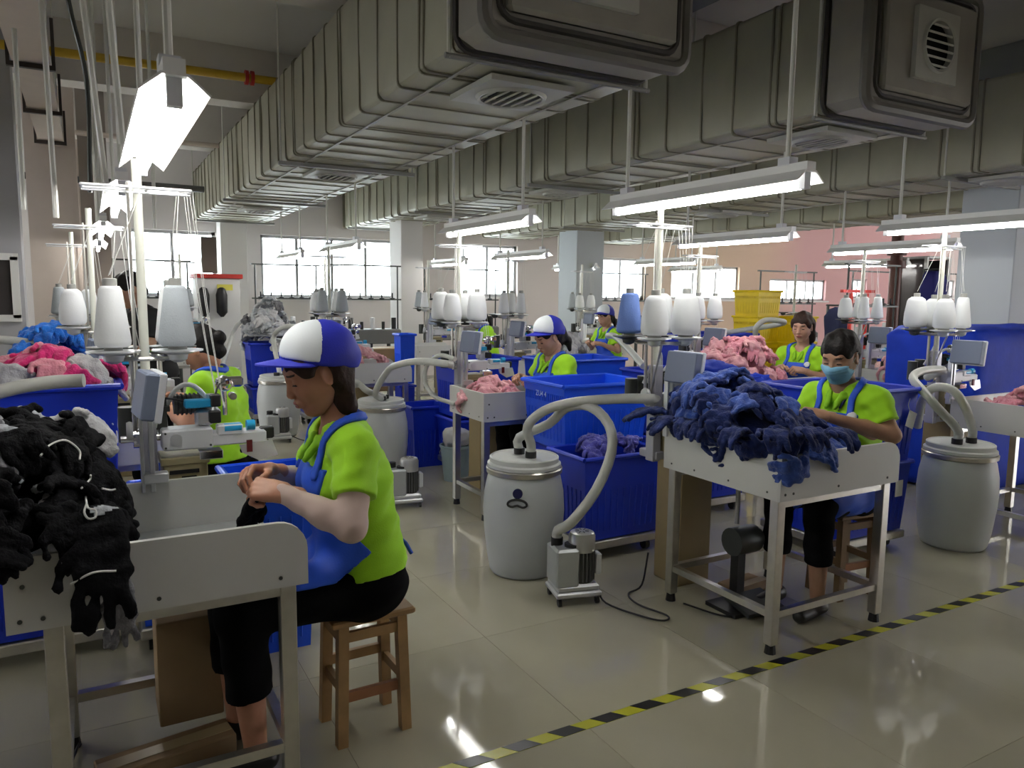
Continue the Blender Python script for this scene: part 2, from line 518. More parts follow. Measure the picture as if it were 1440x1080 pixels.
def vent_plate(root, c, axis, size):
    v = MB()
    n = 28
    R = size*.34
    h = size/2
    def pt(u, w, d):
        return (c[0]+u, c[1]+w, c[2]-d) if axis == 'z' else (c[0]+u, c[1]-d, c[2]+w)
    sq, ci, ci2, ci3 = [], [], [], []
    for i in range(n):
        a = 2*PI*i/n+PI/4
        k = 1/max(abs(math.cos(a)), abs(math.sin(a)))
        sq.append((h*k*math.cos(a), h*k*math.sin(a)))
        ci.append((math.cos(a), math.sin(a)))
    rings = [[pt(u, w, 0) for u, w in sq], [pt(u, w, .03) for u, w in sq],
             [pt(R*1.15*u, R*1.15*w, .032) for u, w in ci], [pt(R*1.1*u, R*1.1*w, .05) for u, w in ci],
             [pt(R*u, R*w, .045) for u, w in ci], [pt(R*.98*u, R*.98*w, .004) for u, w in ci]]
    v.quadloop(rings, True, False)
    pl = v.build('vent_plate', M_VENT, root, smooth=True, angle=30)
    q = MB()
    q.quadloop([[pt(R*u, R*w, .006) for u, w in ci], [pt(R*u, R*w, .008) for u, w in ci]])
    q.build('vent_opening', M_VOID, pl)
    for i in range(6):
        u = -R+R*2*(i+.5)/6
        l = math.sqrt(max(0, R*R-u*u))*.97
        b = MB()
        if axis == 'z':
            b.box(pt(u, 0, .035), (.012, 2*l, .02), rot=Matrix.Rotation(.5, 3, 'Y'))
        else:
            b.box(pt(0, u, .035), (2*l, .02, .012), rot=Matrix.Rotation(.5, 3, 'X'))
        b.build('vent_slat', M_VENT, pl)

duct(1.52, 1.08, 2.66, .74, 3.25, 13.0, 'nearest silver fabric air duct, its end cap at the top of the photo', 3, [.47, 3.8, 7.4])
duct(3.93, 1.02, 2.66, .74, 3.2, 13.0, 'second air duct, with the oval grille in its end cap at the upper right', 5, [.42, 3.7, 7.0])
duct(6.55, 1.05, 2.62, .74, .6, 13.0, 'third air duct, behind the two with visible end caps', 8, [3.2, 6.6])
duct(9.1, 1.05, 2.62, .74, .6, 13.0, 'farthest air duct, on the right above the pillar', 9, [4.2])

# cable channel above the second duct
MBc = MB().box((3.55, 4.2, 3.5), (.2, 7, .1))
cc = MBc.build('cable_channel', mat('channel_grey', (.17, .175, .18), .5))
tag(cc, 'grey cable channel running above the second air duct', 'cable tray')
ch = MB()
for y in (2.0, 4.2, 6.4): ch.cyl((3.55, y, 3.5), (3.55, y, CEIL), .012, 6)
ch.build('hanger_rods', M_ROD, cc)['kind'] = 'stuff'

# ------------------------------------------------------------------ ceiling tray with U hangers, pipes
tr = thing('cable_tray', 'beige overhead tray held by dark U brackets at the upper left', 'cable tray', (-.25, 1, 2.98))
MB().box((0, 6, .06), (.21, 12, .1)).build('tray_body', M_BEIGE, tr)
for y in (0.6, 2.0, 3.45, 4.9, 6.35, 7.8, 9.25, 10.7):
    b = MB().box((0, y, -.012), (.27, .04, .03)).box((-.125, y, .15), (.02, .035, .3)).box((.125, y, .15), (.02, .035, .3))
    b.build('bracket', mat('dark_bracket', (.035, .025, .02), .5), tr)
    MB().cyl((-.1, y, .11), (-.1, y, CEIL-2.98), .006, 6).cyl((.1, y, .11), (.1, y, CEIL-2.98), .006, 6).build('hanger_rod', M_ROD, tr)
pp = thing('sprinkler_pipe', 'yellow pipe with a red collar crossing under the ceiling at the upper left', 'pipe', (-1, 7.55, 3.5))
MB().cyl((-5.4, 0, -.04), (2.9, 0, .02), .038, 14).build('pipe', M_PIPEY, pp, smooth=True)
MB().cyl((2.36, 0, .018), (2.39, 0, .018), .065, 14).cyl((2.41, 0, .018), (2.44, 0, .018), .065, 14).build('collar', M_RED, pp, smooth=True)
p2_ = thing('ceiling_pipe', 'thin pale pipe under the ceiling behind the yellow pipe', 'pipe', (-1, 10.2, 3.3))
MB().cyl((-5, 0, 0), (2.5, 0, .04), .03, 10).build('pipe', M_BEIGE, p2_, smooth=True)
p3_ = thing('ceiling_pipe', 'dark thin pipe under the ceiling near the left windows', 'pipe', (-1, 11.8, 3.05))
MB().cyl((-5, 0, 0), (2.7, 0, -.06), .045, 10).build('pipe', mat('dark_pipe', (.1, .1, .1), .5), p3_, smooth=True)
p4_ = thing('ceiling_pipe', 'orange pipe glimpsed between the second and third air ducts', 'pipe', (5, 7.2, 3.5))
MB().cyl((-2, 0, 0), (3, 0, 0), .05, 12).build('pipe', M_PIPEY, p4_, smooth=True)
MB().cyl((1.2, 0, 0), (1.5, 0, 0), .062, 12).build('collar', M_RED, p4_, smooth=True)

# ------------------------------------------------------------------ fluorescent lamps
def lamp_proto(L=1.3):
    root = thing('ceiling_lamp', 'x', 'lamp')
    m = MB()
    # open trough: roof shaped reflector with real thickness
    prof = [(-.08, .012), (-.03, .055), (.03, .055), (.08, .012), (.077, .008), (.028, .049), (-.028, .049), (-.077, .008)]
    m.quadloop([[(p[0], -L/2, p[1]) for p in prof], [(p[0], L/2, p[1]) for p in prof]])
    m.build('reflector', M_REFL, root)
    MB().box((0, 0, .07), (.05, L, .035)).build('ballast_box', M_REFL, root)
    t = MB().cyl((0, -L/2+.05, -.004), (0, L/2-.05, -.004), .0145, 12)
    t.build('tube', M_TUBE, root, smooth=True)
    for s in (-1, 1):
        MB().box((0, s*(L/2-.03), .015), (.035, .03, .065)).build('tube_holder', M_LIGHTMETAL, root)
    for s in (-1, 1):
        MB().cyl((0, s*(L/2-.12), .08), (0, s*(L/2-.12), CEIL-2.0), .0105, 8).build('hanger_rod', M_ROD, root)
        MB().box((0, s*(L/2-.12), .1), (.05, .06, .035)).build('mounting_box', M_LIGHTMETAL, root)
    return root
LP = lamp_proto()
spots = [(.2, 2.63, 'nearest lamp, seen end-on at the upper left'), (.16, 4.6, 'second lamp on the left, beyond the nearest one'), (.12, 7.0, 'third lamp on the left, far down the row'), (.12, 9.3, 'farthest lamp on the left, by the back windows'),
         (2.53, 2.75, 'lamp over the masked woman, largest in the right half'), (2.46, 4.8, 'lamp hanging above the tall blue basket'), (2.42, 8.15, 'lamp above the near woman cap, under the first duct'),
         (2.4, 10.4, 'small far lamp in the row behind the near cap'),
         (4.86, 2.75, 'lamp cut by the right edge of the photo'), (4.72, 4.7, 'lamp directly over the woman without mask or cap'), (4.75, 8.3, 'lamp behind the white cones near the tall basket'),
         (4.95, 10.9, 'tiny far lamp left of the grey pillar'), (6.7, 4.6, 'lamp in front of the right-hand pillar'), (7.2, 8.4, 'lamp behind the blue cone, right of the grey pillar'),
         (7.45, 11.1, 'small lamp in front of the grey pillar'), (9.5, 6.9, 'lamp far right, before the pink wall'), (9.6, 10.4, 'farthest lamp on the right, near the pink wall'),
         (7.2, 1.2, 'unseen lamp added beyond the right edge'), (-2.2, 1.6, 'unseen lamp added beyond the left edge'), (-2.2, 4.8, 'unseen lamp added farther back past the left edge')]  # lamps of this row hang out of view, added for extra light
for i, (x, y, what) in enumerate(spots):
    lab = 'white fluorescent lamp on two rods, ' + what
    if i == 0:
        LP.location = (x, y, 2.0); LP['label'] = lab; LP['group'] = 'fluorescent lamps over the tables'
    else:
        dup(LP, (x, y, 2.0), 0, lab, 'fluorescent lamps over the tables')
# hidden-away loose rods from the ceiling on the left, holding the wiring drop
for ci, (x, y, x2, y2, z2) in enumerate(((.02, 3.1, .14, 3.3, 2.1), (-.08, 3.6, .1, 4.1, 2.0), (-.16, 4.4, -.12, 4.4, 1.9), (-.3, 5.2, -.3, 5.2, 2.0), (.45, 6.2, .45, 6.2, 2.0))):
    w = MB().tube(bez([(x, y, CEIL), ((x+x2)/2+.01, (y+y2)/2, (CEIL+z2)/2), (x2, y2, z2)], 8), .013, 6).build('conduit', M_ROD, smooth=True)
    tag(w, 'thin white conduit from the ceiling over the left row, '+('nearest, ending beside the near lamp', 'second nearest, leaning rightwards', 'upright one in the middle', 'leftmost, by the overhead tray', 'farthest and rightmost')[ci], 'conduit', 'white conduits over the left row')
cb = MB().tube(bez([(-.03, 4.0, CEIL), (.02, 4.05, 3.4), (-.02, 4.05, 2.9), (.04, 4.1, 2.5), (.03, 4.1, 2.0)], 24), .01, 6).build('power_cable', M_DARK, smooth=True)
tag(cb, 'dark power cable hanging among the white conduits', 'cable')

# ------------------------------------------------------------------ workstations
WHITE_CONES = {}
def cone_proto(m, rb, rt, h, shape):
    root = thing('yarn_cone', 'x', 'yarn cone')
    if shape == 'tall':
        prof = [(rb*.8, 0), (rb*.97, .008), (rb, .02), (rt, h-.012), (rt*.8, h)]
    else:
        prof = [(rb*.82, 0), (rb*.96, .014), (rb, .035), (rb*.97, h*.45), (rt*1.02, h*.86), (rt*.9, h*.93), (rt*.55, h)]
    MB().lathe((0, 0, 0), prof, 28).build('yarn', m, root, smooth=True, angle=60)
    MB().lathe((0, 0, -.012), [(rb*.5, 0), (rb*.5, .02), (rb*.42, h+.012), (.021, h+.012), (.021, h+.036), (.016, h+.038)], 18).build('cone_tube', M_CORE, root, smooth=True, angle=40)
    return root
CONES = {
    'tall': cone_proto(M_CONE, .057, .035, .205, 'tall'),
    'grey': cone_proto(M_CONEGREY, .062, .037, .21, 'tall'),
    'fat': cone_proto(M_CONE, .074, .058, .205, 'fat'),
    'blue': cone_proto(M_CONEBLUE, .066, .044, .205, 'tall'),
    'teal': cone_proto(M_CONETEAL, .06, .045, .19, 'fat'),
    'mid': cone_proto(M_CONE, .068, .05, .195, 'fat'),
}
CONE_WORD = {'tall': 'white tapered yarn cone', 'grey': 'grey tapered yarn cone', 'fat': 'fat white yarn cone', 'blue': 'light blue yarn cone', 'teal': 'dark teal yarn cone', 'mid': 'white rounded yarn cone'}
CONE_USED = set()

def table_proto(w, d, inset=.035):
    """tray on legs: origin at front-left corner on the floor, open on the right, operator side"""
    root = thing('work_table', 'x', 'table')
    z0, z1 = .69, .885
    t = .018
    def panel(name, y, rnd=.085):
        R = rnd
        pts = [(0, z0), (w, z0), (w, z1-R)]
        for q in range(1, 6):
            a = PI/2*q/6
            pts.append((w-R+R*math.cos(a), z1-R+R*math.sin(a)))
        pts += [(w-R, z1), (0, z1)]
        MB().prism(pts, 'y', y-t/2, y+t/2).build(name, M_WHITE, root)
    panel('front_panel', t/2)
    panel('back_panel', d-t/2)
    MB().box((t/2, d/2, (z0+z1)/2), (t, d-2*t-.001, z1-z0)).build('left_panel', M_WHITE, root)
    MB().box((w/2+.005, d/2, z0+.012), (w-.03, d-2*t-.002, .016)).build('tray_floor', M_TRAY, root)
    for (x, y, axis) in ((.03, -.001, 0), (.07, -.001, 1), (w*.45, -.001, 1), (w*.88, -.001, 1), (.02, -.001, 2)):
        z = z0+.03 if axis else z0+.12
        MB().cyl((x+.01, -.002, z), (x+.01, .004, z), .006, 8).build('screw', M_DARK, root)
    for y in (.07, d*.4, d*.7, d-.06):
        MB().cyl((-.002, y, z0+.03), (.004, y, z0+.03), .005, 8).build('screw', M_DARK, root)
    lx0, lx1, ly0, ly1 = inset, w-.055, .04, d-.05
    for (x, y) in ((lx0, ly0), (lx1, ly0), (lx0, ly1), (lx1, ly1)):
        l = MB().box((x, y, (.04+z0)/2), (.046, .046, z0-.04), bev=.004).build('leg', M_STEEL, root)
        MB().cyl((x, y, 0), (x, y, .045), .026, 10, r2=.02).build('rubber_foot', M_BLACK, l)
    for (a, b) in (((lx0, ly0), (lx1, ly0)), ((lx0, ly1), (lx1, ly1)), ((lx0, ly0), (lx0, ly1)), ((lx1, ly0), (lx1, ly1))):
        sx = abs(b[0]-a[0])-.046 if a[0] != b[0] else .03
        sy = abs(b[1]-a[1])-.046 if a[1] != b[1] else .03
        MB().box(((a[0]+b[0])/2, (a[1]+b[1])/2, .175), (sx, sy, .03)).build('rail', M_STEEL, root)
    for (a, b) in (((lx0, ly0), (lx1, ly0)), ((lx0, ly1), (lx1, ly1))):
        MB().box(((a[0]+b[0])/2, a[1], z0-.02), (lx1-lx0-.046, .03, .03)).build('rail', M_STEEL, root)
    return root

def machine_proto(detail=True):
    """linking machine: origin under the pole, on the floor; operator on +x"""
    root = thing('linking_machine', 'x', 'sewing machine')
    R = lambda a, ax: Matrix.Rotation(a, 3, ax)
    # mounting column and foot
    MB().box((.0, 0, .95), (.05, .06, .5), bev=.004).build('column', M_LAV, root)
    MB().box((.16, .03, .73), (.34, .14, .04), bev=.004).build('machine_bed', M_LAV, root)
    MB().box((.27, .05, .355), (.22, .2, .71), bev=.006).build('pedestal', mat('tan_pedestal', (.34, .26, .13), .55, noise=.1), root)
    # khaki motor box with slots
    kb = MB().box((.115, .02, .825), (.15, .15, .2), bev=.006).box((.115, .02, .935), (.165, .16, .03), bev=.004).build('motor_box', M_KHAKI, root)
    MB().box((.11, -.056, .895), (.1, .006, .014)).box((.125, -.056, .868), (.05, .006, .02)).build('slot', M_VOID, kb)
    for q in range(7):
        MB().box((.065+.016*q, -.056, .80), (.007, .006, .075)).build('rib', mat('khaki_shade', (.3, .26, .14), .5), kb)
    # white gear head with round dial
    gh = MB().box((.125, -.02, 1.015), (.17, .11, .075), bev=.006).build('gear_head', M_LIGHTMETAL, root)
    MB().cyl((.085, -.076, 1.02), (.085, -.082, 1.02), .02, 18).build('dial', M_ALU, gh)
    for (a, b) in ((.05, .99), (.05, 1.042), (.2, .99)):
        MB().cyl((a, -.075, b), (a, -.079, b), .004, 8).build('screw', M_DARK, gh)
    MB().cyl((-.09, 0, 1.02), (.05, 0, 1.02), .014, 12).cyl((-.05, 0, 1.02), (-.03, 0, 1.02), .035, 16).build('drive_shaft', M_CHROME, root, smooth=True)
    # hand wheel and brackets
    MB().box((.02, .015, 1.1), (.09, .01, .11)).box((.06, .03, 1.12), (.03, .05, .02)).build('back_plate', M_DARK, root)
    MB().lathe((-.06, 0, 1.05), [(.03, -.01), (.034, 0), (.03, .01)], 16, rot=R(PI/2, 'Y')).build('hand_wheel', M_ALU, root, smooth=True)
    # motor
    mo = MB().cyl((.09, .04, 1.13), (.2, .04, 1.13), .036, 16).build('drive_motor', M_DARK, root, smooth=True)
    for q in range(6):
        MB().cyl((.1+.015*q, .04, 1.13), (.106+.015*q, .04, 1.13), .041, 16).build('cooling_fin', M_BLACK, mo, smooth=True)
    MB().cyl((.02, .12, .99), (.02, .12, 1.13), .033, 16).cyl((-.06, .12, .99), (-.06, .12, 1.12), .033, 16).build('canister', M_DARK, root, smooth=True)
    # sewing carriage reaching towards the operator
    MB().box((.19, .0, 1.085), (.06, .08, .06), bev=.01).cyl((.175, -.02, 1.06), (.175, -.02, 1.1), .02, 12).cyl((.21, -.01, 1.1), (.21, -.01, 1.17), .016, 12).build('carriage', M_ALU, root, smooth=True)
    MB().box((.30, -.02, 1.005), (.2, .1, .045), bev=.005).box((.27, -.05, 1.04), (.09, .05, .04), bev=.005).build('needle_arm', M_LIGHTMETAL, root)
    MB().cyl((.25, -.06, 1.045), (.31, -.06, 1.045), .018, 12).cyl((.33, -.055, 1.05), (.36, -.055, 1.05), .02, 12).build('air_cylinder', M_CYAN, root, smooth=True)
    MB().box((.17, -.03, 1.14), (.1, .05, .03), bev=.004).build('valve_block', M_CYAN, root)
    MB().box((.225, -.045, 1.15), (.035, .04, .045), bev=.004).box((.22, -.055, 1.09), (.04, .035, .045), bev=.004).build('sensor', M_BLACK, root)
    MB().box((.41, -.02, 1.012), (.05, .04, .045), bev=.005).build('end_knob', M_BLACK, root)
    MB().prism([(.30, .98), (.42, .99), (.44, .93), (.37, .915), (.31, .95)], 'y', -.075, -.069).build('guard_plate', M_ALU, root)
    MB().box((.335, -.081, .975), (.02, .008, .045)).build('switch', mat('dark_red_plastic', (.12, .005, .008), .4), root)
    MB().box((.2, -.06, .955), (.08, .06, .035), bev=.004).build('chute', M_CHROME, root)
    th = MB()
    th.lathe((.27, .05, 1.2), [(.02, -.025), (.03, -.02), (.03, .02), (.02, .025)], 12, rot=R(PI/2, 'X'))
    th.box((.31, .05, 1.205), (.06, .03, .04), bev=.008).cyl((.27, .04, 1.08), (.27, .04, 1.19), .008, 8).cyl((.3, .03, 1.15), (.3, .07, 1.15), .014, 10)
    th.build('tension_unit', M_CHROME, root, smooth=True, angle=35)
    MB().tube(bez([(.06, .05, 1.11), (.1, .02, 1.19), (.16, .0, 1.2), (.24, -.01, 1.1)], 14), .009, 8).tube(bez([(.0, .06, 1.1), (.02, .02, 1.24), (.05, .02, 1.24), (.06, .03, 1.05)], 14), .008, 8).tube(bez([(-.03, .06, 1.1), (-.01, .0, 1.22), (.02, .0, 1.22), (.03, .02, 1.02)], 14), .007, 8).build('air_tube', mat('clear_tube', (.75, .77, .78), .25), root, smooth=True)
    MB().tube(bez([(.22, -.04, 1.14), (.24, -.02, 1.2), (.27, .02, 1.21)], 8), .0035, 6).build('cable', M_BLACK, root, smooth=True)
    MB().tube(bez([(.0, .02, 1.14), (.06, .0, 1.16), (.12, -.02, 1.15)], 8), .004, 6).build('cable', M_BLACK, root, smooth=True)
    # monitor on a clamped column, its back towards -x
    rot = Matrix.Rotation(.1, 3, 'Z') @ R(.16, 'Y')
    mc = Vector((-.015, -.22, 1.205))
    mn = MB().box(mc, (.045, .19, .155), rot=rot, bev=.006).build('monitor', M_MONBACK, root)
    MB().box(mc+rot @ Vector((.03, 0, 0)), (.022, .2, .165), rot=rot, bev=.004).build('rim', M_MONSIDE, mn)
    MB().box(mc+rot @ Vector((.0425, 0, 0)), (.003, .17, .135), rot=rot).build('screen', M_SCREEN, mn)
    MB().box((-.03, -.125, 1.0), (.012, .03, .3), bev=.003).box((.0, -.125, 1.0), (.016, .034, .3), bev=.003).box((.01, -.125, .9), (.08, .05, .035), bev=.004).box((-.01, -.16, 1.14), (.05, .08, .02)).build('monitor_column', M_ALU, root)
    # spool stand
    MB().cyl((0, 0, .9), (0, 0, 2.0), .0155, 12).build('pole', mat('pale_pole', (.74, .75, .66), .35), root, smooth=True)
    MB().cyl((-.03, -.005, 1.1), (-.03, -.005, 1.92), .006, 8).build('side_rod', M_STEEL, root)
    fr = MB()
    for y in (-.045, .045): fr.cyl((-.17, y, 1.9), (.17, y, 1.9), .005, 6)
    for x in (-.17, .17, -.03, .03): fr.cyl((x, -.045, 1.9), (x, .045, 1.9), .005, 6)
    fr.cyl((-.17, -.02, 1.885), (.17, -.02, 1.885), .0035, 6)
    fr.build('thread_guide', M_LIGHTMETAL, root, smooth=True)
    sp = MB()
    for s in (-1, 1):
        sp.cyl((-.11, s*.1, 1.315), (.11, s*.1, 1.315), .008, 8)
        sp.cyl((s*.05, -.1, 1.31), (s*.05, .1, 1.31), .008, 8)
    sp.cyl((-.04, .03, 1.0), (-.04, .03, 1.31), .009, 8).cyl((.05, .04, 1.0), (.05, .04, 1.31), .009, 8)
    sp.cyl((-.05, -.1, 1.31), (-.03, 0, 1.06), .006, 8)
    sp.build('spool_frame', M_STEEL, root, smooth=True)
    for sx in (-1, 1):
        for sy in (-1, 1):
            MB().lathe((sx*.1, sy*.1, 1.3), [(.012, 0), (.03, .01), (.034, .028), (.07, .038), (.084, .04), (.084, .045), (.06, .046)], 20).build('spool_plate', M_ALU if sy < 0 else M_DARK, root, smooth=True)
    if detail:
        tb = MB()
        for (sx, sy) in ((-1, -1), (-1, 1), (1, -1), (1, 1)):
            gx = sx*.06+.07
            tb.tube([(sx*.1, sy*.1, 1.6), (gx, sy*.04, 1.895)], .0013, 4)
            tb.tube(bez([(gx, sy*.04, 1.895), (.17, sy*.03, 1.893)], 4), .0013, 4)
            tb.tube(bez([(.165+.01*sx, sy*.04, 1.895), (.2+.012*sx, sy*.02, 1.5), (.25+.01*sx, .01*sy, 1.12)], 6), .0013, 4)
        tb.build('threads', M_THREAD, root)['kind'] = 'stuff'
    return root

TABLES, MACH = {}, None
def place_table(x0, x1, y0, y1, label, rz=0):
    key = (round(x1-x0, 2), round(y1-y0, 2))
    if key not in TABLES:
        t = TABLES[key] = table_proto(*key, inset=.1 if x0 < -.2 and y0 < 3 else .035)
        t.location = (x0, y0, 0); t['label'] = label; t['group'] = 'white tray tables'
        t.rotation_euler = (0, 0, rz)
        return t
    return dup(TABLES[key], (x0, y0, 0), rz, label, 'white tray tables')

def place_machine(x, y, label, rz=0):
    global MACH
    if MACH is None:
        MACH = machine_proto()
        MACH.location = (x, y, 0); MACH['label'] = label; MACH['group'] = 'linking machines'; MACH.rotation_euler = (0, 0, rz)
        return MACH
    return dup(MACH, (x, y, 0), rz, label, 'linking machines')

def place_cone(kind, x, y, where, group):
    lab = CONE_WORD[kind]+', '+where
    pr = CONES[kind]
    if kind not in CONE_USED:
        CONE_USED.add(kind)
        pr.location = (x, y, 1.346+.012); pr['label'] = lab; pr['group'] = group
        return pr
    return dup(pr, (x, y, 1.346+.012), random.uniform(0, 6), lab, group)

# barrels
def barrel_proto(holes):
    root = thing('waste_barrel', 'x', 'barrel')
    MB().lathe((0, 0, 0), [(.165, 0), (.18, .004), (.19, .02), (.205, .1), (.222, .25), (.228, .36), (.222, .46), (.205, .545), (.193, .57)], 40).build('body', M_BARREL, root, smooth=True, angle=50)
    MB().lathe((0, 0, .0), [(.196, .566), (.212, .572), (.214, .595), (.208, .602)], 40, caps=False).build('clamp_ring', M_STEEL, root, smooth=True, angle=40)
    MB().lathe((0, 0, 0), [(.2, .6), (.207, .605), (.205, .622), (.193, .63), (.193, .655), (.186, .66), (.18, .652), (.02, .65)], 40).build('lid', M_LID, root, smooth=True, angle=40)
    for (x, y) in holes:
        MB().cyl((x, y, .64), (x, y, .685), .032, 14).build('hose_collar', M_BLACK, root, smooth=True)
    return root
BAR = barrel_proto([(.0, -.04), (.06, .06)])
BAR2 = barrel_proto([(-.04, .0), (.08, -.02)])
# moulded handle on the near barrel
def barrel_handle(root, ang):
    R = Matrix.Rotation(ang, 3, 'Z')
    pts = []
    for i in range(25):
        a = 2*PI*i/24
        u = .052*math.cos(a); w = .026*math.sin(a)
        if w < 0: w *= (.75 - .55*math.exp(-(u/.022)**2))
        pts.append(R @ Vector((.231, u, .44+w)))
    MB().tube(pts, .0065, 6).build('handle', M_BLACK, root, smooth=True)
    MB().cyl(R @ Vector((.205, 0, .495)), R @ Vector((.222, 0, .495)), .027, 16).build('handle_stud', mat('navy_plastic', (.01, .01, .09), .4), root, smooth=True)

def pump_proto():
    root = thing('suction_pump', 'x', 'pump')
    base = MB().box((0, 0, .055), (.24, .2, .03), bev=.008).box((0, 0, .085), (.22, .18, .04), bev=.012).build('base', M_ALU, root)
    for sx in (-1, 1):
        for sy in (-1, 1):
            MB().cyl((sx*.1-.008, sy*.08, .02), (sx*.1+.008, sy*.08, .02), .02, 12).box((sx*.1, sy*.08, .035), (.02, .014, .02)).build('caster', M_BLACK, root, smooth=True)
    hs = MB().box((-.06, -.005, .19), (.12, .17, .2), bev=.012)
    hs.build('housing', mat('pump_housing', (.52, .55, .56), .35, metal=.4, noise=.06), root)
    mt = MB().cyl((.035, -.02, .1), (.035, -.02, .27), .058, 22).build('motor', M_DARK, root, smooth=True)
    for q in range(14):
        a = -PI*.95+q*PI*1.25/13
        MB().box((.035+.062*math.cos(a), -.02+.062*math.sin(a), .19), (.012, .004, .15), rot=Matrix.Rotation(a, 3, 'Z')).build('cooling_rib', mat('motor_rib', (.22, .22, .22), .4, metal=.5), mt)
    MB().lathe((.035, -.02, .265), [(.066, 0), (.068, .03), (.068, .075), (.06, .092), (.045, .098), (.01, .098)], 24).build('fan_cowl', mat('cowl_silver', (.55, .56, .55), .3, metal=.6), root, smooth=True, angle=35)
    g = MB()
    for q in range(8):
        a = 2*PI*q/8
        g.box((.035+.027*math.cos(a), -.02+.027*math.sin(a), .3635), (.02, .005, .002), rot=Matrix.Rotation(a, 3, 'Z'))
    g.build('fan_grille', M_DARK, root)
    MB().cyl((-.02, -.03, .27), (-.02, -.03, .305), .04, 14).build('inlet', M_BLACK, root, smooth=True)
    MB().cyl((-.085, .02, .28), (-.085, .02, .325), .031, 12).build('hose_collar', M_BLACK, root, smooth=True)
    MB().box((.115, -.03, .195), (.03, .06, .11), bev=.006).build('junction_box', M_LIGHTMETAL, root)
    return root
PUMP = pump_proto()

def hose(pts, label, group=None, r=.026, n=36):
    p = bez(pts, n)
    root = MB().tube(p, r, 14).build('suction_hose', M_HOSE, smooth=True)
    tag(root, label, 'hose', group)
    rg = MB()
    return root

USED = {}
def put(proto, loc, rz, label, group):
    if proto.name not in USED:
        USED[proto.name] = 1
        proto.location = loc; proto.rotation_euler = (0, 0, rz); proto['label'] = label; proto['group'] = group
        return proto
    return dup(proto, loc, rz, label, group)

# ------------------------------------------------------------------ baskets and tubs
def basket(name, label, cat, w, d, h, m, loc, rz=0, group=None, slots=True, taper=.9, dolly=False, hollow=.8):
    """open tub with a rolled rim; walls have real thickness and ribs; slots are gaps between upright bars"""
    root = thing(name, label, cat, loc, rz, group)
    z0 = .12 if dolly else 0.0
    t = .012
    body = MB()
    def rect(z, f, inset=0):
        return [(-w/2*f+inset, -d/2*f+inset, z), (w/2*f-inset, -d/2*f+inset, z), (w/2*f-inset, d/2*f-inset, z), (-w/2*f+inset, d/2*f-inset, z)]
    zt = z0+h
    zs0, zs1 = zt-h*.30, zt-.07
    ff = lambda z: taper+(1-taper)*(z-z0)/h
    if slots:
        rings = [rect(z0, taper), rect(zs0, ff(zs0)), rect(zs0, ff(zs0), t), rect(z0+t, ff(z0+t), t)]
        body.quadloop(rings)
        body.quadloop([rect(zs1, ff(zs1)), rect(zt, 1), rect(zt, 1, t), rect(zs1, ff(zs1), t), rect(zs1, ff(zs1))], True, False)
    else:
        body.quadloop([rect(z0, taper), rect(zt, 1), rect(zt, 1, t), rect(z0+t, ff(z0+t), t)])
    # ribs on the solid wall
    rb = body
    nx, ny = max(4, int(w/.045)), max(4, int(d/.045))
    zz0, zz1 = z0+.05, zs0-.05
    for s in (-1, 1):
        for i in range(1, nx):
            u = -w/2+w*i/nx
            p0 = Vector((u*ff(zz0), s*(d/2*ff(zz0)+.001), zz0)); p1 = Vector((u*ff(zz1), s*(d/2*ff(zz1)+.001), zz1))
            rb.tube([p0, p1], .005, 4)
        for i in range(1, ny):
            v = -d/2+d*i/ny
            p0 = Vector((s*(w/2*ff(zz0)+.001), v*ff(zz0), zz0)); p1 = Vector((s*(w/2*ff(zz1)+.001), v*ff(zz1), zz1))
            rb.tube([p0, p1], .005, 4)
    body.build('tub', m, root)
    if slots:
        bars = MB()
        zc = (zs0+zs1)/2
        n2, n3 = max(6, int(w/.024)), max(6, int(d/.024))
        for s in (-1, 1):
            for i in range(n2+1):
                u = -w/2+.012+(w-.024)*i/n2
                bars.box((u*ff(zc), s*(d/2*ff(zc)-t/2), zc), (.011, t, zs1-zs0))
            for i in range(n3+1):
                v = -d/2+.012+(d-.024)*i/n3
                bars.box((s*(w/2*ff(zc)-t/2), v*ff(zc), zc), (t, .011, zs1-zs0))
        bars.build('upright_bars', m, root)['kind'] = 'stuff'
    rim = MB()
    for i in range(4):
        a, b = rect(zt-.008, 1.0, -.008)[i], rect(zt-.008, 1.0, -.008)[(i+1) % 4]
        rim.tube([a, b], .014, 8)
    rim.build('rim', m, root, smooth=True)
    if dolly:
        MB().box((0, 0, .09), (w*taper+.04, d*taper+.04, .05), bev=.006).build('dolly_board', M_STEEL, root)
        for sx in (-1, 1):
            for sy in (-1, 1):
                MB().cyl((sx*w*.36-.015, sy*d*.36, .032), (sx*w*.36+.015, sy*d*.36, .032), .032, 12).box((sx*w*.36, sy*d*.36, .055), (.02, .03, .03)).build('caster', M_BLACK, root, smooth=True)
    return root

def paper_tag(parent, c, w, h, rot=0.0, rz=0.0, string=None):
    t = MB().box((0, 0, 0), (w, .002, h)).build('paper_tag', M_PAPER, parent)
    t.location = c; t.rotation_euler = (0, rot, rz)
    if string: MB().tube(bez(string, 6), .002, 4).build('string', M_THREAD, parent)
    return t

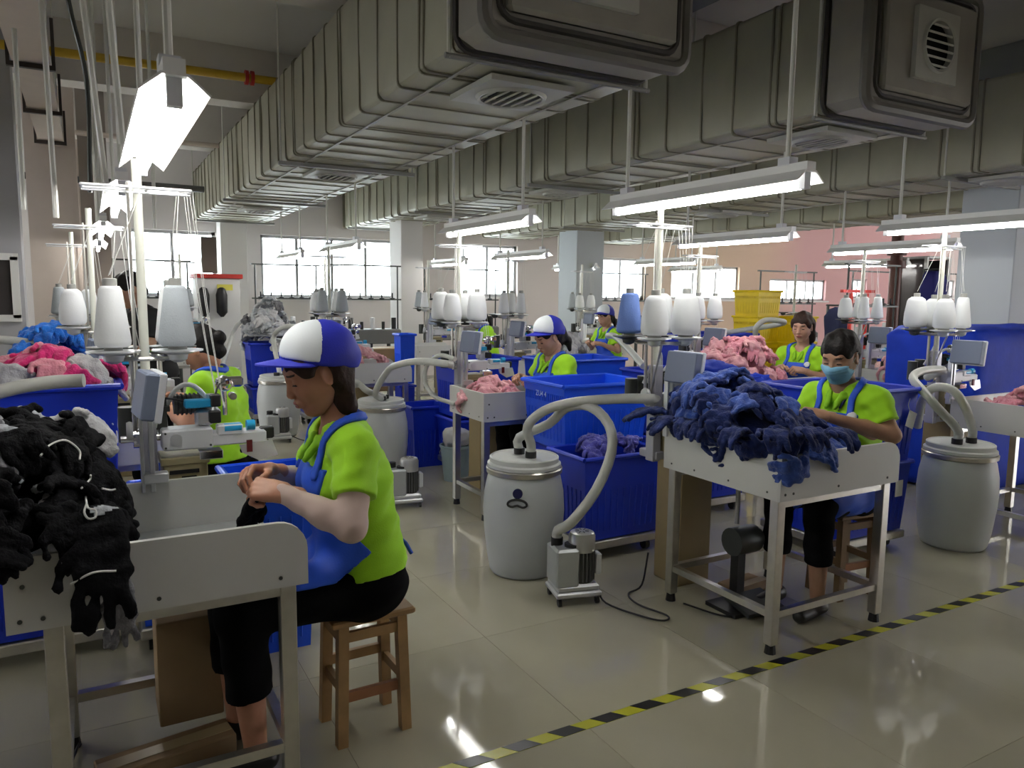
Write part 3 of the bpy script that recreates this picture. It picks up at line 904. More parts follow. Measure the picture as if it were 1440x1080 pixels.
def stool(loc, rz, label, m=M_WOOD):
    root = thing('wooden_stool', label, 'stool', loc, rz, 'wooden stools')
    w, h = .30, .455
    MB().box((0, 0, h-.0125), (w, w*.8, .025), bev=.006).build('seat', m, root)
    k = .105; k2 = .085
    for sx in (-1, 1):
        for sy in (-1, 1):
            MB().quadloop([[(sx*(k+.012)+a, sy*(k2+.01)+b, 0) for a, b in ((-.018, -.018), (.018, -.018), (.018, .018), (-.018, .018))],
                           [(sx*k+a, sy*k2+b, h-.025) for a, b in ((-.018, -.018), (.018, -.018), (.018, .018), (-.018, .018))]]).build('leg', m, root)
    for z in (.20, .385):
        for s in (-1, 1):
            MB().box((0, s*(k2+.004), z if z > .3 else z+.03*s), (2*k-.03, .018, .035)).build('stretcher', M_WOODRED if (s < 0 and z < .3) else m, root)
            MB().box((s*(k+.005), 0, z), (.018, 2*k2-.03, .035)).build('stretcher', m, root)
    return root

# ------------------------------------------------------------------ smooth solids (distance fields turned into one continuous mesh)
def cap_(a, b, r1, r2=None, k=.02, op='u'):
    a, b = np.array(a, float), np.array(b, float)
    r2 = r1 if r2 is None else r2
    ba = b-a; L = max(ba @ ba, 1e-9)
    R = max(r1, r2)
    def f(X, Y, Z):
        px, py, pz = X-a[0], Y-a[1], Z-a[2]
        t = np.clip((px*ba[0]+py*ba[1]+pz*ba[2])/L, 0, 1)
        return np.sqrt((px-t*ba[0])**2+(py-t*ba[1])**2+(pz-t*ba[2])**2)-(r1+t*(r2-r1))
    return (op, f, np.minimum(a, b)-R, np.maximum(a, b)+R, k)

def ell_(c, r, k=.02, op='u', rot=None):
    c, r = np.array(c, float), np.array(r, float)
    Rm = np.array(rot) if rot is not None else None
    def f(X, Y, Z):
        x, y, z = X-c[0], Y-c[1], Z-c[2]
        if Rm is not None:
            x, y, z = Rm[0, 0]*x+Rm[1, 0]*y+Rm[2, 0]*z, Rm[0, 1]*x+Rm[1, 1]*y+Rm[2, 1]*z, Rm[0, 2]*x+Rm[1, 2]*y+Rm[2, 2]*z
        k0 = np.sqrt((x/r[0])**2+(y/r[1])**2+(z/r[2])**2)
        k1 = np.sqrt((x/r[0]**2)**2+(y/r[1]**2)**2+(z/r[2]**2)**2)+1e-9
        return k0*(k0-1)/k1
    R = max(r) if rot is not None else r
    return (op, f, c-R, c+R, k)

def box_(c, h, rr=.0, k=.0, op='i', rot=None):
    c, h = np.array(c, float), np.array(h, float)-rr
    Rm = np.array(rot) if rot is not None else None
    def f(X, Y, Z):
        x, y, z = X-c[0], Y-c[1], Z-c[2]
        if Rm is not None:
            x, y, z = Rm[0, 0]*x+Rm[1, 0]*y+Rm[2, 0]*z, Rm[0, 1]*x+Rm[1, 1]*y+Rm[2, 1]*z, Rm[0, 2]*x+Rm[1, 2]*y+Rm[2, 2]*z
        qx, qy, qz = np.abs(x)-h[0], np.abs(y)-h[1], np.abs(z)-h[2]
        return np.sqrt(np.maximum(qx, 0)**2+np.maximum(qy, 0)**2+np.maximum(qz, 0)**2)+np.minimum(np.maximum(qx, np.maximum(qy, qz)), 0)-rr
    R = np.full(3, np.linalg.norm(h)+rr) if rot is not None else h+rr
    return (op, f, c-R, c+R, k)

def half_(p, n, op='i'):
    """keeps the side the normal points away from"""
    p, n = np.array(p, float), np.array(n, float)
    n = n/np.linalg.norm(n)
    return (op, lambda X, Y, Z: (X-p[0])*n[0]+(Y-p[1])*n[1]+(Z-p[2])*n[2], None, None, 0)

def any_(parts):
    """intersect with the union of several regions"""
    fs = [q[1] for q in parts]
    def f(X, Y, Z):
        d = fs[0](X, Y, Z)
        for g in fs[1:]: d = np.minimum(d, g(X, Y, Z))
        return d
    return ('i', f, None, None, 0)

def off_(d):
    return ('o', d, None, None, 0)

def wob_(amp, fx, fy, fz, ph=0.0):
    """soft folds in cloth"""
    return ('w', lambda X, Y, Z: amp*(np.sin(fx*X+fz*Z*.6+ph)*np.sin(fy*Y+fz*Z+ph*1.7)+.5*np.sin(fz*1.7*Z+fx*.8*X-fy*.9*Y+ph)), None, None, 0)

def solid(prims, res):
    lo = np.min([p[2] for p in prims if p[0] == 'u'], axis=0)-3*res-.02
    hi = np.max([p[3] for p in prims if p[0] == 'u'], axis=0)+3*res+.02
    n = np.ceil((hi-lo)/res).astype(int)+1
    ax = [(lo[i]+res*np.arange(n[i])).astype(np.float32) for i in range(3)]
    F = np.full(n, 1.0, np.float32)
    for (op, f, a, b, k) in prims:
        if op == 'o':
            F -= f; continue
        if a is None:
            X, Y, Z = ax[0][:, None, None], ax[1][None, :, None], ax[2][None, None, :]
            d = f(X, Y, Z)
            if op == 'i': F = np.maximum(F, d)
            elif op == 's': F = np.maximum(F, -d)
            elif op == 'w': F = F+np.where(F < .08, d, 0).astype(np.float32)
            F = F.astype(np.float32)
            continue
        if op == 'i':
            X, Y, Z = ax[0][:, None, None], ax[1][None, :, None], ax[2][None, None, :]
            F = np.maximum(F, f(X, Y, Z)).astype(np.float32)
            continue
        m = k*1.5+4*res
        i0 = np.clip(np.floor((a-m-lo)/res).astype(int), 0, n-1)
        i1 = np.clip(np.ceil((b+m-lo)/res).astype(int)+1, 1, n)
        sl = tuple(slice(i0[i], i1[i]) for i in range(3))
        X, Y, Z = ax[0][sl[0]][:, None, None], ax[1][sl[1]][None, :, None], ax[2][sl[2]][None, None, :]
        d = f(X, Y, Z)
        G = F[sl]
        if op == 'u':
            if k > 0:
                h = np.clip(.5+.5*(G-d)/k, 0, 1)
                F[sl] = G*(1-h)+d*h-k*h*(1-h)
            else: F[sl] = np.minimum(G, d)
        else:
            if k > 0:
                h = np.clip(.5-.5*(G+d)/k, 0, 1)
                F[sl] = G*(1-h)-d*h+k*h*(1-h)
            else: F[sl] = np.maximum(G, -d)
    return nets(F, lo, res)

CORN = np.array([(i, j, k) for i in (0, 1) for j in (0, 1) for k in (0, 1)])
EDG = [(a, b) for a in range(8) for b in range(a+1, 8) if np.abs(CORN[a]-CORN[b]).sum() == 1]
def nets(F, lo, res):
    s = F < 0
    n = np.array(F.shape)
    cnt = np.zeros(n-1, np.int8)
    for c in CORN:
        cnt += s[c[0]:n[0]-1+c[0], c[1]:n[1]-1+c[1], c[2]:n[2]-1+c[2]]
    act = (cnt > 0) & (cnt < 8)
    I = np.argwhere(act)
    vid = np.full(n-1, -1, np.int64)
    vid[act] = np.arange(len(I))
    val = np.stack([F[I[:, 0]+c[0], I[:, 1]+c[1], I[:, 2]+c[2]] for c in CORN], 1)
    acc = np.zeros((len(I), 3)); num = np.zeros(len(I))
    for a, b in EDG:
        va, vb = val[:, a], val[:, b]
        x = (va < 0) != (vb < 0)
        t = np.where(x, va/np.where(x, va-vb, 1), 0)
        p = CORN[a]+t[:, None]*(CORN[b]-CORN[a])
        acc += np.where(x[:, None], p, 0); num += x
    V = lo+(I+acc/num[:, None])*res
    Q = []
    for axis in range(3):
        u, v = (axis+1) % 3, (axis+2) % 3
        sa = [slice(None)]*3; sb = [slice(None)]*3
        sa[axis] = slice(0, -1); sb[axis] = slice(1, None)
        for q in (u, v):
            sa[q] = slice(1, -1); sb[q] = slice(1, -1)
        A, B = s[tuple(sa)], s[tuple(sb)]
        for flip, msk in ((False, A & ~B), (True, ~A & B)):
            E = np.argwhere(msk)
            if not len(E): continue
            E[:, u] += 1; E[:, v] += 1
            def g(du, dv):
                C = E.copy(); C[:, u] -= du; C[:, v] -= dv
                return vid[C[:, 0], C[:, 1], C[:, 2]]
            q = np.stack([g(1, 1), g(0, 1), g(0, 0), g(1, 0)], 1)
            Q.append(q[:, ::-1] if flip else q)
    return V, (np.concatenate(Q) if Q else np.zeros((0, 4), int))

def np_mesh(name, V, Q, mats, face_mat=None):
    me = bpy.data.meshes.new(name)
    me.vertices.add(len(V)); me.vertices.foreach_set('co', np.asarray(V, np.float32).ravel())
    me.loops.add(len(Q)*4); me.loops.foreach_set('vertex_index', np.asarray(Q, np.int32).ravel())
    me.polygons.add(len(Q))
    me.polygons.foreach_set('loop_start', np.arange(0, len(Q)*4, 4, dtype=np.int32))
    me.polygons.foreach_set('loop_total', np.full(len(Q), 4, np.int32))
    for m in mats: me.materials.append(m)
    me.polygons.foreach_set('use_smooth', np.ones(len(Q), bool))
    if face_mat is not None: me.polygons.foreach_set('material_index', np.asarray(face_mat, np.int32))
    me.update(calc_edges=True)
    me.validate()
    return me

def rotm(ax, a):
    return np.array(Matrix.Rotation(a, 3, ax))

# ------------------------------------------------------------------ gloves
def glove_shape(bend, seed, curl=0.6, thick=.0105):
    rs = np.random.RandomState(seed)
    # bent centre line: direction turns down along the glove
    def line(x, y, extra=0.0):
        steps = 12
        p = np.zeros(3); a = .5*bend if bend > 0 else 0
        dx = x/steps
        for i in range(steps):
            p = p+np.array([math.cos(a), 0, math.sin(a)])*dx
            a -= (bend+extra*(i > 8))/steps*(x/.22)
        return p+np.array([0, y, 0])
    pr = []
    for y in (-.033, -.012, .012, .033):
        yy = lambda x, y=y: y*(1 + .12*math.sin(x*30+seed))
        q = [line(x, yy(x)) for x in (0, .04, .08, .12, .15)]
        for a, b in zip(q[:-1], q[1:]): pr.append(cap_(a, b, thick*1.15, k=.014))
    for i, y in enumerate((-.036, -.012, .012, .036)):
        sp = (rs.rand()-.5)*.03; L = (.06, .072, .068, .052)[i]; ex = curl*rs.rand()*2
        q = [line(.15+L*t, y+sp*t, ex) for t in (0, .35, .7, 1)]
        for a, b in zip(q[:-1], q[1:]): pr.append(cap_(a, b, thick, k=.006))
    sgn = 1 if rs.rand() > .5 else -1
    t0, t1, t2 = line(.075, sgn*.04), line(.105, sgn*.066), line(.135, sgn*.07)
    pr += [cap_(t0, t1, thick*1.1, k=.012), cap_(t1, t2, thick, k=.005)]
    pr.append(wob_(.0035, 95, 80, 70, seed))
    return solid(pr, .0062)

GLOVES = {}
def glove_mesh(key, m, m_cuff, variant):
    kk = (key, variant)
    if kk not in GLOVES:
        V, Q = GSHAPES[variant]
        c = V[Q].mean(1)
        d0 = np.linalg.norm(V-np.array([0, 0, 0]), axis=1)
        fm = (np.linalg.norm(c*np.array([1, .35, 1]), axis=1) < (.03 if key == 'b2' else .014)).astype(int) if m_cuff else np.zeros(len(Q), int)
        GLOVES[kk] = np_mesh('glove', V, Q, [m, m_cuff or m], fm)
    return GLOVES[kk]
GSHAPES = [glove_shape(b, i+1, c) for i, (b, c) in enumerate(((1.0, .5), (1.9, .8), (2.7, .5), (3.4, .4), (.5, .9), (2.2, 1.2)))]
def knit(name, a, b, sheen=.3):
    m = mat(name, a, .85, col2=b, nscale=22, bump=.6, bscale=120, sheen=sheen, spec=.15)
    return m
K_BLUE = knit('navy_knit', (.022, .04, .17), (.007, .013, .065), .15)
K_BLUE2 = knit('mid_blue_knit', (.06, .125, .46), (.025, .055, .24))
K_PINK = knit('pink_knit', (.72, .30, .36), (.58, .2, .26))
K_PINK2 = knit('pale_pink_knit', (.78, .44, .46), (.66, .3, .34))
K_BLACK = knit('black_knit', (.0035, .0035, .005), (.0015, .0015, .002), .0)
K_GREY = knit('grey_knit', (.2, .2, .21), (.09, .09, .1))
K_LGREY = knit('light_grey_knit', (.5, .52, .54), (.3, .32, .35))
K_WHITE = knit('off_white_knit', (.6, .6, .6), (.42, .42, .44))
K_BRIGHT = knit('bright_blue_knit', (.02, .2, .7), (.012, .09, .45))
K_MAG = knit('magenta_knit', (.75, .04, .22), (.5, .02, .12))
K_CYAN = knit('cyan_cuff_knit', (.2, .6, .8), (.1, .42, .65))
K_VIO = knit('violet_blue_knit', (.13, .13, .55), (.06, .06, .3))

def glove(loc, yaw, pitch, roll, key, m, cuff, variant, label, group, scale=1.0):
    o = link('glove', glove_mesh(key, m, cuff, variant))
    o.matrix_world = Matrix.Translation(loc) @ Matrix.Rotation(yaw, 4, 'Z') @ Matrix.Rotation(pitch, 4, 'Y') @ Matrix.Rotation(roll, 4, 'X') @ Matrix.Scale(scale, 4)
    return tag(o, label, 'glove', group)

def heap(dome, n, ms, label, group, seed, scale=1.0, core=None, spread=1.0, variants=(0, 1, 2, 3, 5), join=False):
    """gloves lying over a mound. dome(u, v) -> (x, y, z); the gloves follow its slope"""
    rs = np.random.RandomState(seed)
    jn = []
    for i in range(n):
        for _ in range(20):
            u, v = rs.uniform(-1, 1, 2)
            if u*u+v*v < 1: break
        e = .04
        p = Vector(dome(u, v)); pu = Vector(dome(u+e, v))-p; pv = Vector(dome(u, v+e))-p
        nrm = pu.cross(pv).normalized()
        if nrm.z < 0: nrm = -nrm
        out = Vector((nrm.x, nrm.y, 0))
        a = math.atan2(out.y, out.x) if out.length > .05 else rs.uniform(0, 6.28)
        a += rs.normal()*.7*spread
        d = Vector((math.cos(a), math.sin(a), 0)); d = (d-nrm*d.dot(nrm)).normalized()
        s = nrm.cross(d)
        M = Matrix((d, s, nrm)).transposed().to_4x4()
        key, m, cuff = ms[rs.randint(len(ms))]
        vi = variants[rs.randint(len(variants))]
        MW = Matrix.Translation(p-d*.09*scale+nrm*(rs.rand()*.02)) @ M @ Matrix.Rotation(rs.normal()*.35, 4, 'X') @ Matrix.Scale(scale*(.9+.25*rs.rand()), 4)
        if join:
            A = np.array(MW); jn.append((GSHAPES[vi][0] @ A[:3, :3].T+A[:3, 3], GSHAPES[vi][1], m)); continue
        o = link('glove', glove_mesh(key, m, cuff, vi))
        o.matrix_world = MW
        tag(o, label, 'glove', group)
    if join:
        ml = []
        VV, QQ, FF = [], [], []; nn = 0
        for a, b, m in jn:
            if m not in ml: ml.append(m)
            VV.append(a); QQ.append(b+nn); FF.append(np.full(len(b), ml.index(m))); nn += len(a)
        o = link('glove_heap', np_mesh('glove_heap', np.concatenate(VV), np.concatenate(QQ), ml, np.concatenate(FF)))
        tag(o, join, 'gloves', None, 'stuff')
    if core:
        nm, m, lab = core
        g = []
        for i in range(15):
            r = i/14*.84
            g.append([Vector(dome(r*math.cos(2*PI*q/28), r*math.sin(2*PI*q/28)))-Vector((0, 0, .04))+Vector((0, 0, .012*mnoise.noise(Vector((r*9, q, seed))))) for q in range(28)])
        m_ = MB(); m_.quadloop(g, True, False)
        m_.quadloop([g[-1], [Vector((p.x, p.y, min(p.z, g[-1][q].z)-.02)) for q, p in enumerate(g[-1])]], True, True)
        o = m_.build(nm, m, smooth=True, angle=80)
        tag(o, lab, 'gloves', None, 'stuff')

# ------------------------------------------------------------------ people
def skin(name, c):
    return mat(name, c, .5, col2=(c[0]*.86, c[1]*.8, c[2]*.78), nscale=14, sss=.08, bump=.04, bscale=180)
SK = skin('skin_tan', (.47, .23, .14))
SK2 = skin('skin_light', (.50, .29, .2))
SK3 = skin('skin_medium', (.42, .24, .15))
M_LIP = mat('lips', (.33, .10, .085), .45)
M_LID = mat('eyelid_line', (.02, .012, .01), .6)
M_BROW = mat('eyebrow', (.03, .02, .017), .8)
M_HAIRB = mat('brown_black_hair', (.04, .018, .012), .6, col2=(.018, .009, .006), nscale=30, bump=.5, bscale=45, spec=.25)
M_HAIRK = mat('black_hair', (.012, .009, .008), .6, col2=(.006, .005, .005), nscale=30, bump=.5, bscale=45, spec=.25)
M_LIME = mat('lime_polo_cloth', (.35, .72, .006), .8, noise=.1, nscale=12, bump=.12, bscale=220, sheen=.15)
M_LIMED = mat('lime_collar_cloth', (.22, .5, .008), .8, bump=.12, bscale=220)
M_APRON = mat('blue_apron_cloth', (.012, .085, .62), .65, noise=.15, nscale=9, bump=.1, bscale=150)
M_PANTS = mat('black_trouser_cloth', (.004, .004, .0045), .9, bump=.1, bscale=120, spec=.08)
M_CAPB = mat('royal_blue_cap_cloth', (.012, .02, .42), .65, noise=.12, nscale=14, bump=.1, bscale=200)
M_CAPW = mat('white_cap_panel', (.78, .82, .84), .6, bump=.06, bscale=200)
M_SHOE = mat('black_shoe', (.012, .012, .012), .5)
M_SLEEVE = mat('pale_arm_sleeve', (.62, .47, .41), .75, noise=.08, nscale=20)
M_MASK = mat('light_blue_mask', (.19, .44, .62), .75, noise=.1, nscale=18)
M_BLKSHIRT = mat('black_shirt_cloth', (.01, .01, .011), .8)
M_BADGE = mat('white_badge', (.75, .78, .8), .6)
M_LANYARD = mat('navy_lanyard', (.01, .012, .08), .6)
M_GREYCUFF = mat('skin_nail', (.6, .36, .28), .4)

def hand_prims(w, fwd, back, thumb_side, s=1.0, curl=(.5, .6, .4), spread=.1, pinch=False):
    """wrist w, fwd towards the knuckles, back = normal of the back of the hand, thumb_side +1/-1 along back x fwd"""
    f = np.array(fwd, float); f /= np.linalg.norm(f)
    b = np.array(back, float); b -= f*(b @ f); b /= np.linalg.norm(b)
    y = np.cross(b, f)*thumb_side
    w = np.array(w, float)
    P = lambda x, yy, z: w+(f*x+y*yy+b*z)*s
    pr = []
    kn = [(.082, .031), (.086, .011), (.082, -.010), (.074, -.029)]
    L = [(.040, .024, .019), (.044, .028, .020), (.041, .026, .020), (.032, .020, .017)]
    rad = [.0098, .0100, .0096, .0084]
    for (kx, ky) in kn:
        pr.append(cap_(P(.0, ky*.55, 0), P(kx, ky, 0), .019*s, .0125*s, k=.010))
    pr.append(cap_(P(.035, .022, -.004), P(.04, -.018, -.004), .015*s, k=.012))
    pr.append(cap_(P(-.05, 0, 0), P(.01, 0, 0), .024*s, .023*s, k=.015))
    for i, (kx, ky) in enumerate(kn):
        p = P(kx, ky, 0); ang = 0
        sp = (1.5-i)*spread
        for j, l in enumerate(L[i]):
            ang += curl[j]*(1+.08*i)
            d = f*math.cos(ang)-b*math.sin(ang)+y*sp*(.5 if j else 1)
            d /= np.linalg.norm(d)
            q = p+d*l*s
            r = rad[i]*s*(1-.1*j)
            pr.append(cap_(p, q, r, r*.92, k=.0035))
            p = q
    # thumb leaves the side of the palm near its base
    t0 = P(.022, .026, -.008)
    d1 = f*.62+y*.62-b*.42; d1 /= np.linalg.norm(d1)
    t1 = t0+d1*.042*s
    d2 = f*.85+y*(.05 if pinch else .3)-b*.5; d2 /= np.linalg.norm(d2)
    t2 = t1+d2*.032*s
    d3 = f*.8-y*(.25 if pinch else 0)-b*.55; d3 /= np.linalg.norm(d3)
    t3 = t2+d3*.024*s
    pr += [cap_(t0, t1, .0155*s, .012*s, k=.012), cap_(t1, t2, .0115*s, .0105*s, k=.004), cap_(t2, t3, .0105*s, .009*s, k=.003)]
    return pr

def head_prims(fem=True):
    pr = [ell_((-.012, 0, .038), (.097, .076, .088), k=.0),
          cap_((.02, 0, -.02), (.045, 0, -.082), .062, .036, k=.03),
          ell_((.03, 0, -.02), (.063, .064, .085), k=.03),
          ell_((.066, 0, -.098), (.02, .022, .016), k=.02),
          cap_((-.005, .045, -.045), (.045, .02, -.092), .022, .018, k=.025), cap_((-.005, -.045, -.045), (.045, -.02, -.092), .022, .018, k=.025),
          ell_((.058, .036, -.026), (.026, .026, .026), k=.02), ell_((.058, -.036, -.026), (.026, .026, .026), k=.02),
          cap_((.074, -.03, .032), (.074, .03, .032), .015, k=.02)]
    for s in (-1, 1):
        pr.append(ell_((.097, s*.031, .010), (.016, .018, .012), k=.012, op='s'))
    for s in (-1, 1):
        pr.append(ell_((.072, s*.031, .006), (.0165, .0175, .013), k=.004))
    pr += [cap_((.088, 0, .016), (.105, 0, -.026), .0075, .0105, k=.012),
           ell_((.101, .0105, -.031), (.0105, .0078, .0078), k=.006), ell_((.101, -.0105, -.031), (.0105, .0078, .0078), k=.006),
           ell_((.088, 0, -.06), (.017, .027, .0165), k=.012),
           ell_((.099, 0, -.0555), (.0085, .021, .0052), k=.004), ell_((.097, 0, -.0665), (.0085, .018, .006), k=.004),
           ell_((.106, 0, -.0605), (.012, .024, .0014), k=.002, op='s')]
    for s in (-1, 1):
        rt = rotm('Z', s*.3) @ rotm('Y', -.2)
        pr.append(ell_((-.008, s*.077, -.004), (.021, .009, .033), k=.006, rot=rt))
        pr.append(ell_((-.004, s*.086, -.002), (.012, .006, .02), k=.004, op='s', rot=rt))
    pr.append(cap_((-.015, 0, -.05), (-.02, 0, -.085), .05, .047, k=.025))
    return pr

def xform(V, M, t):
    return V @ M.T + t

def person(label, loc, rz, J, sk=SK, hair='bob', cap=True, mask=False, apron=True, shirt=M_LIME, res=.008, hres=.004, hires_hands=True, s=1.0, sleeves=False,
           lanyard=False, lap=True, hair_m=M_HAIRB, pants_to=.62, group=None, legs=True, sleeve_t=.62, stand=False, hold=None, badge=False, bust=True):
    root = thing('person', label, 'person', loc, rz, group)
    g = lambda k: np.array(J[k], float)
    pel, wai, che, nek, hd = g('pelvis'), g('waist'), g('chest'), g('neck'), g('head')
    sh = [g('shL'), g('shR')]; el = [g('elL'), g('elR')]; wr = [g('wrL'), g('wrR')]
    hip = [g('hipL'), g('hipR')]; kn = [g('knL'), g('knR')]; an = [g('anL'), g('anR')]
    Y = np.array([0, 1, 0])
    def torso(o, k=.05):
        pr = []
        for sgn in (-1, 1):
            pr += [cap_(pel+Y*.075*sgn, wai+Y*.055*sgn, .115*s+o, .095*s+o, k=k), cap_(wai+Y*.055*sgn, che+Y*.065*sgn, .095*s+o, .1*s+o, k=k),
                   cap_(che+Y*.065*sgn, che*.25+nek*.75+Y*.05*sgn, .1*s+o, .062*s+o, k=k)]
            if bust: pr.append(ell_(che+np.array([.065, .065*sgn, -.01]), (.06+o, .06+o, .055+o), k=.04))
        for i in (0, 1):
            pr.append(cap_(nek-np.array([0, 0, .045]), sh[i], .05*s+o, .05*s+o, k=.05))
        return pr
    body = torso(-.004)
    for i in (0, 1):
        body += [cap_(sh[i], el[i], .047*s, .037*s, k=.03), cap_(el[i], el[i]*.6+wr[i]*.4, .038*s, .036*s, k=.02), cap_(el[i]*.6+wr[i]*.4, wr[i], .036*s, .0235*s, k=.02)]
        if legs:
            body += [cap_(hip[i], kn[i], .082*s, .056*s, k=.04), cap_(kn[i], kn[i]*.6+an[i]*.4, .054*s, .052*s, k=.02), cap_(kn[i]*.6+an[i]*.4, an[i], .052*s, .034*s, k=.02)]
            body += [cap_(an[i]+np.array([-.03, 0, -.045]), an[i]+np.array([.13, 0, -.06]), .03*s, .025*s, k=.02)]
    Mh = rotm('Z', J.get('yaw', 0.0)) @ rotm('Y', J.get('pitch', .4)) @ rotm('X', J.get('tilt', 0.0))
    hs = s*1.02
    skull = hd+Mh @ (np.array([-.018, 0, -.06])*hs)
    body.append(cap_(nek-np.array([.0, 0, .03]), skull, .054*s, .049*s, k=.03))
    hdirs = J.get('hands')
    hp = [[], []]
    for i in (0, 1):
        fwd, back, ts = hdirs[i][:3]
        kw = hdirs[i][3] if len(hdirs[i]) > 3 else {}
        hp[i] = hand_prims(wr[i], fwd, back, ts, s, **kw)
    if not hires_hands: body += hp[0]+hp[1]
    V, Q = solid(body, res)
    # head in its own frame, then merged into the same mesh
    HV, HQ = solid(head_prims(), hres)
    hc = HV[HQ].mean(1)
    fm = np.zeros(len(HQ), int)
    def reg(c, r, idx):
        fm[(((hc-np.array(c))/np.array(r))**2).sum(1) < 1] = idx
    reg((.104, 0, -.0605), (.014, .021, .0125), 1)
    for sg in (-1, 1):
        reg((.084, sg*.031, .0005), (.012, .0155, .0032), 2)
        reg((.084, sg*.033, .033), (.02, .021, .0045), 3)
    parts = [(V, Q, np.zeros(len(Q), int)), (xform(HV*hs, Mh, hd), HQ, fm)]
    if hires_hands:
        for i in (0, 1):
            a, b = solid(hp[i], .0032)
            parts.append((a, b, np.zeros(len(b), int)))
    n = 0; VV, QQ, FF = [], [], []
    for a, b, c in parts:
        VV.append(a); QQ.append(b+n); FF.append(c); n += len(a)
    link('body', np_mesh('body', np.concatenate(VV), np.concatenate(QQ), [sk, M_LIP, M_LID, M_BROW], np.concatenate(FF)), root)
    # ---- shirt
    def sleeve(i, o):
        e = sh[i]+(el[i]-sh[i])*sleeve_t
        return [cap_(sh[i], e, .058*s+o, .064*s+o, k=.035)]
    hemz = J.get('hem', pel[2]+.03)
    core = torso(.016)
    arms = sleeve(0, 0)+sleeve(1, 0)
    cut = []
    for i in (0, 1):
        d = el[i]-sh[i]
        e = sh[i]+d*sleeve_t
        c = e+d/np.linalg.norm(d)*.10
        rt = np.array(Vector(d).to_track_quat('Z', 'Y').to_matrix())
        cut.append(box_(c, (.11, .11, .10), rot=rt, op='s'))
    shirt_pr = core+arms+[wob_(.0045, 38, 30, 26, J.get('ph', 1.0)), wob_(.0025, 20, 75, 55, 2+J.get('ph', 1.0))]+cut+[half_((0, 0, hemz), (-.12, 0, -1))]
    neckcut = cap_(nek+np.array([.02, 0, .0]), nek+np.array([.05, 0, .14]), .062*s, .085*s, op='s', k=.004)
    shirt_pr.append(neckcut)
    if shirt is M_LIME:
        shirt_pr.append(cap_(nek+np.array([.085, 0, .03]), che+np.array([.155, 0, .085]), .05*s, .006, op='s', k=.006))
    SV, SQ = solid(shirt_pr, res)
    link('polo_shirt' if shirt is M_LIME else 'shirt', np_mesh('shirt', SV, SQ, [shirt]), root)
    # collar: a ring of cloth round the neck, open at the front
    if shirt is M_LIME:
        cp = []
        pts = []
        for q in range(13):
            a = -2.65+5.3*q/12
            pts.append(nek+np.array([.022-.064*s*math.cos(a)*1.0, .07*s*math.sin(a), -.002-.032*(1-math.cos(a))*.5]))
        pts = [pts[0]+np.array([.035, .012, -.05])]+pts+[pts[-1]+np.array([.035, -.012, -.05])]
        for a, b in zip(pts[:-1], pts[1:]):
            cp.append(cap_(a, b, .0125, k=.008)); cp.append(cap_(a+np.array([0, 0, -.02])+(a-nek)*.12*np.array([1, 1, 0]), b+np.array([0, 0, -.02])+(b-nek)*.12*np.array([1, 1, 0]), .010, k=.012))
        a, b = solid(cp, min(res, .006))
        link('collar', np_mesh('collar', a, b, [M_LIMED]), root)
        pk = core+[off_(.004), any_([cap_(che+np.array([.10, 0, .06]), che+np.array([.2, 0, .0]), .016)])]
        a, b = solid(pk, res)
        if len(a): link('placket', np_mesh('placket', a, b, [M_LIMED]), root)
    # ---- trousers
    if legs:
        tp = []
        for i in (0, 1):
            end = kn[i]+(an[i]-kn[i])*pants_to
            tp += [cap_(hip[i], kn[i], .094*s, .072*s, k=.04), cap_(kn[i], end, .07*s, .068*s, k=.03)]
            tp += [cap_(pel+np.array([0, (.075, -.075)[i], -.02]), pel+np.array([0, (.07, -.07)[i], .05]), .122*s, .112*s, k=.05)]
        tp.append(wob_(.004, 30, 34, 30, 2.0))
        for i in (0, 1):
            d = an[i]-kn[i]; e = kn[i]+d*pants_to
            rt = np.array(Vector(d).to_track_quat('Z', 'Y').to_matrix())
            tp.append(box_(e+d/np.linalg.norm(d)*.08, (.09, .09, .08), rot=rt, op='s'))
        a, b = solid(tp, res*1.2)
        link('trousers', np_mesh('trousers', a, b, [M_PANTS]), root)
        for i in (0, 1):
            sp = [cap_(an[i]+np.array([-.035, 0, -.055]), an[i]+np.array([.14, 0, -.065]), .038*s, .034*s, k=.02), ell_(an[i]+np.array([-.0, 0, -.04]), (.05, .036, .03), k=.02),
                  half_((0, 0, an[i][2]-.098*1.0), (0, 0, -1))]
            a, b = solid(sp, .009)
            link('shoe', np_mesh('shoe', a, b, [M_SHOE]), root)
    # ---- apron
    if apron:
        fr = core+[cap_(hip[i]*.85+kn[i]*.15+np.array([0, 0, .012]), hip[i]*.15+kn[i]*.85+np.array([0, 0, .012]), .094*s, .078*s, k=.06) for i in (0, 1)]
        fr += [wob_(.0045, 38, 30, 26, J.get('ph', 1.0)), off_(.009)]
        topz = che[2]+.055
        b0 = pel[2]+(.03 if not lap else -.08)
        bib = box_((che[0]+.17, 0, (topz+b0)/2), (.155, .125*s, (topz-b0)/2))
        ax, az = wai[0]+.005, wai[2]-.045
        side = ('i', lambda X, Y, Z: np.maximum(np.maximum((Z-az)-1.1*(X-ax), -(Z-az)-.75*(X-ax)), np.maximum(X-.3, np.maximum(Z-.9, (b0-Z))))*.7, None, None, 0)
        lap_box = box_(((hip[0][0]+kn[0][0])/2+.04, 0, pel[2]-.05), (.19, .24, .16))
        a, b = solid(fr+[any_([bib, side]+([lap_box] if lap else []))], res)
        link('apron', np_mesh('apron', a, b, [M_APRON]), root)
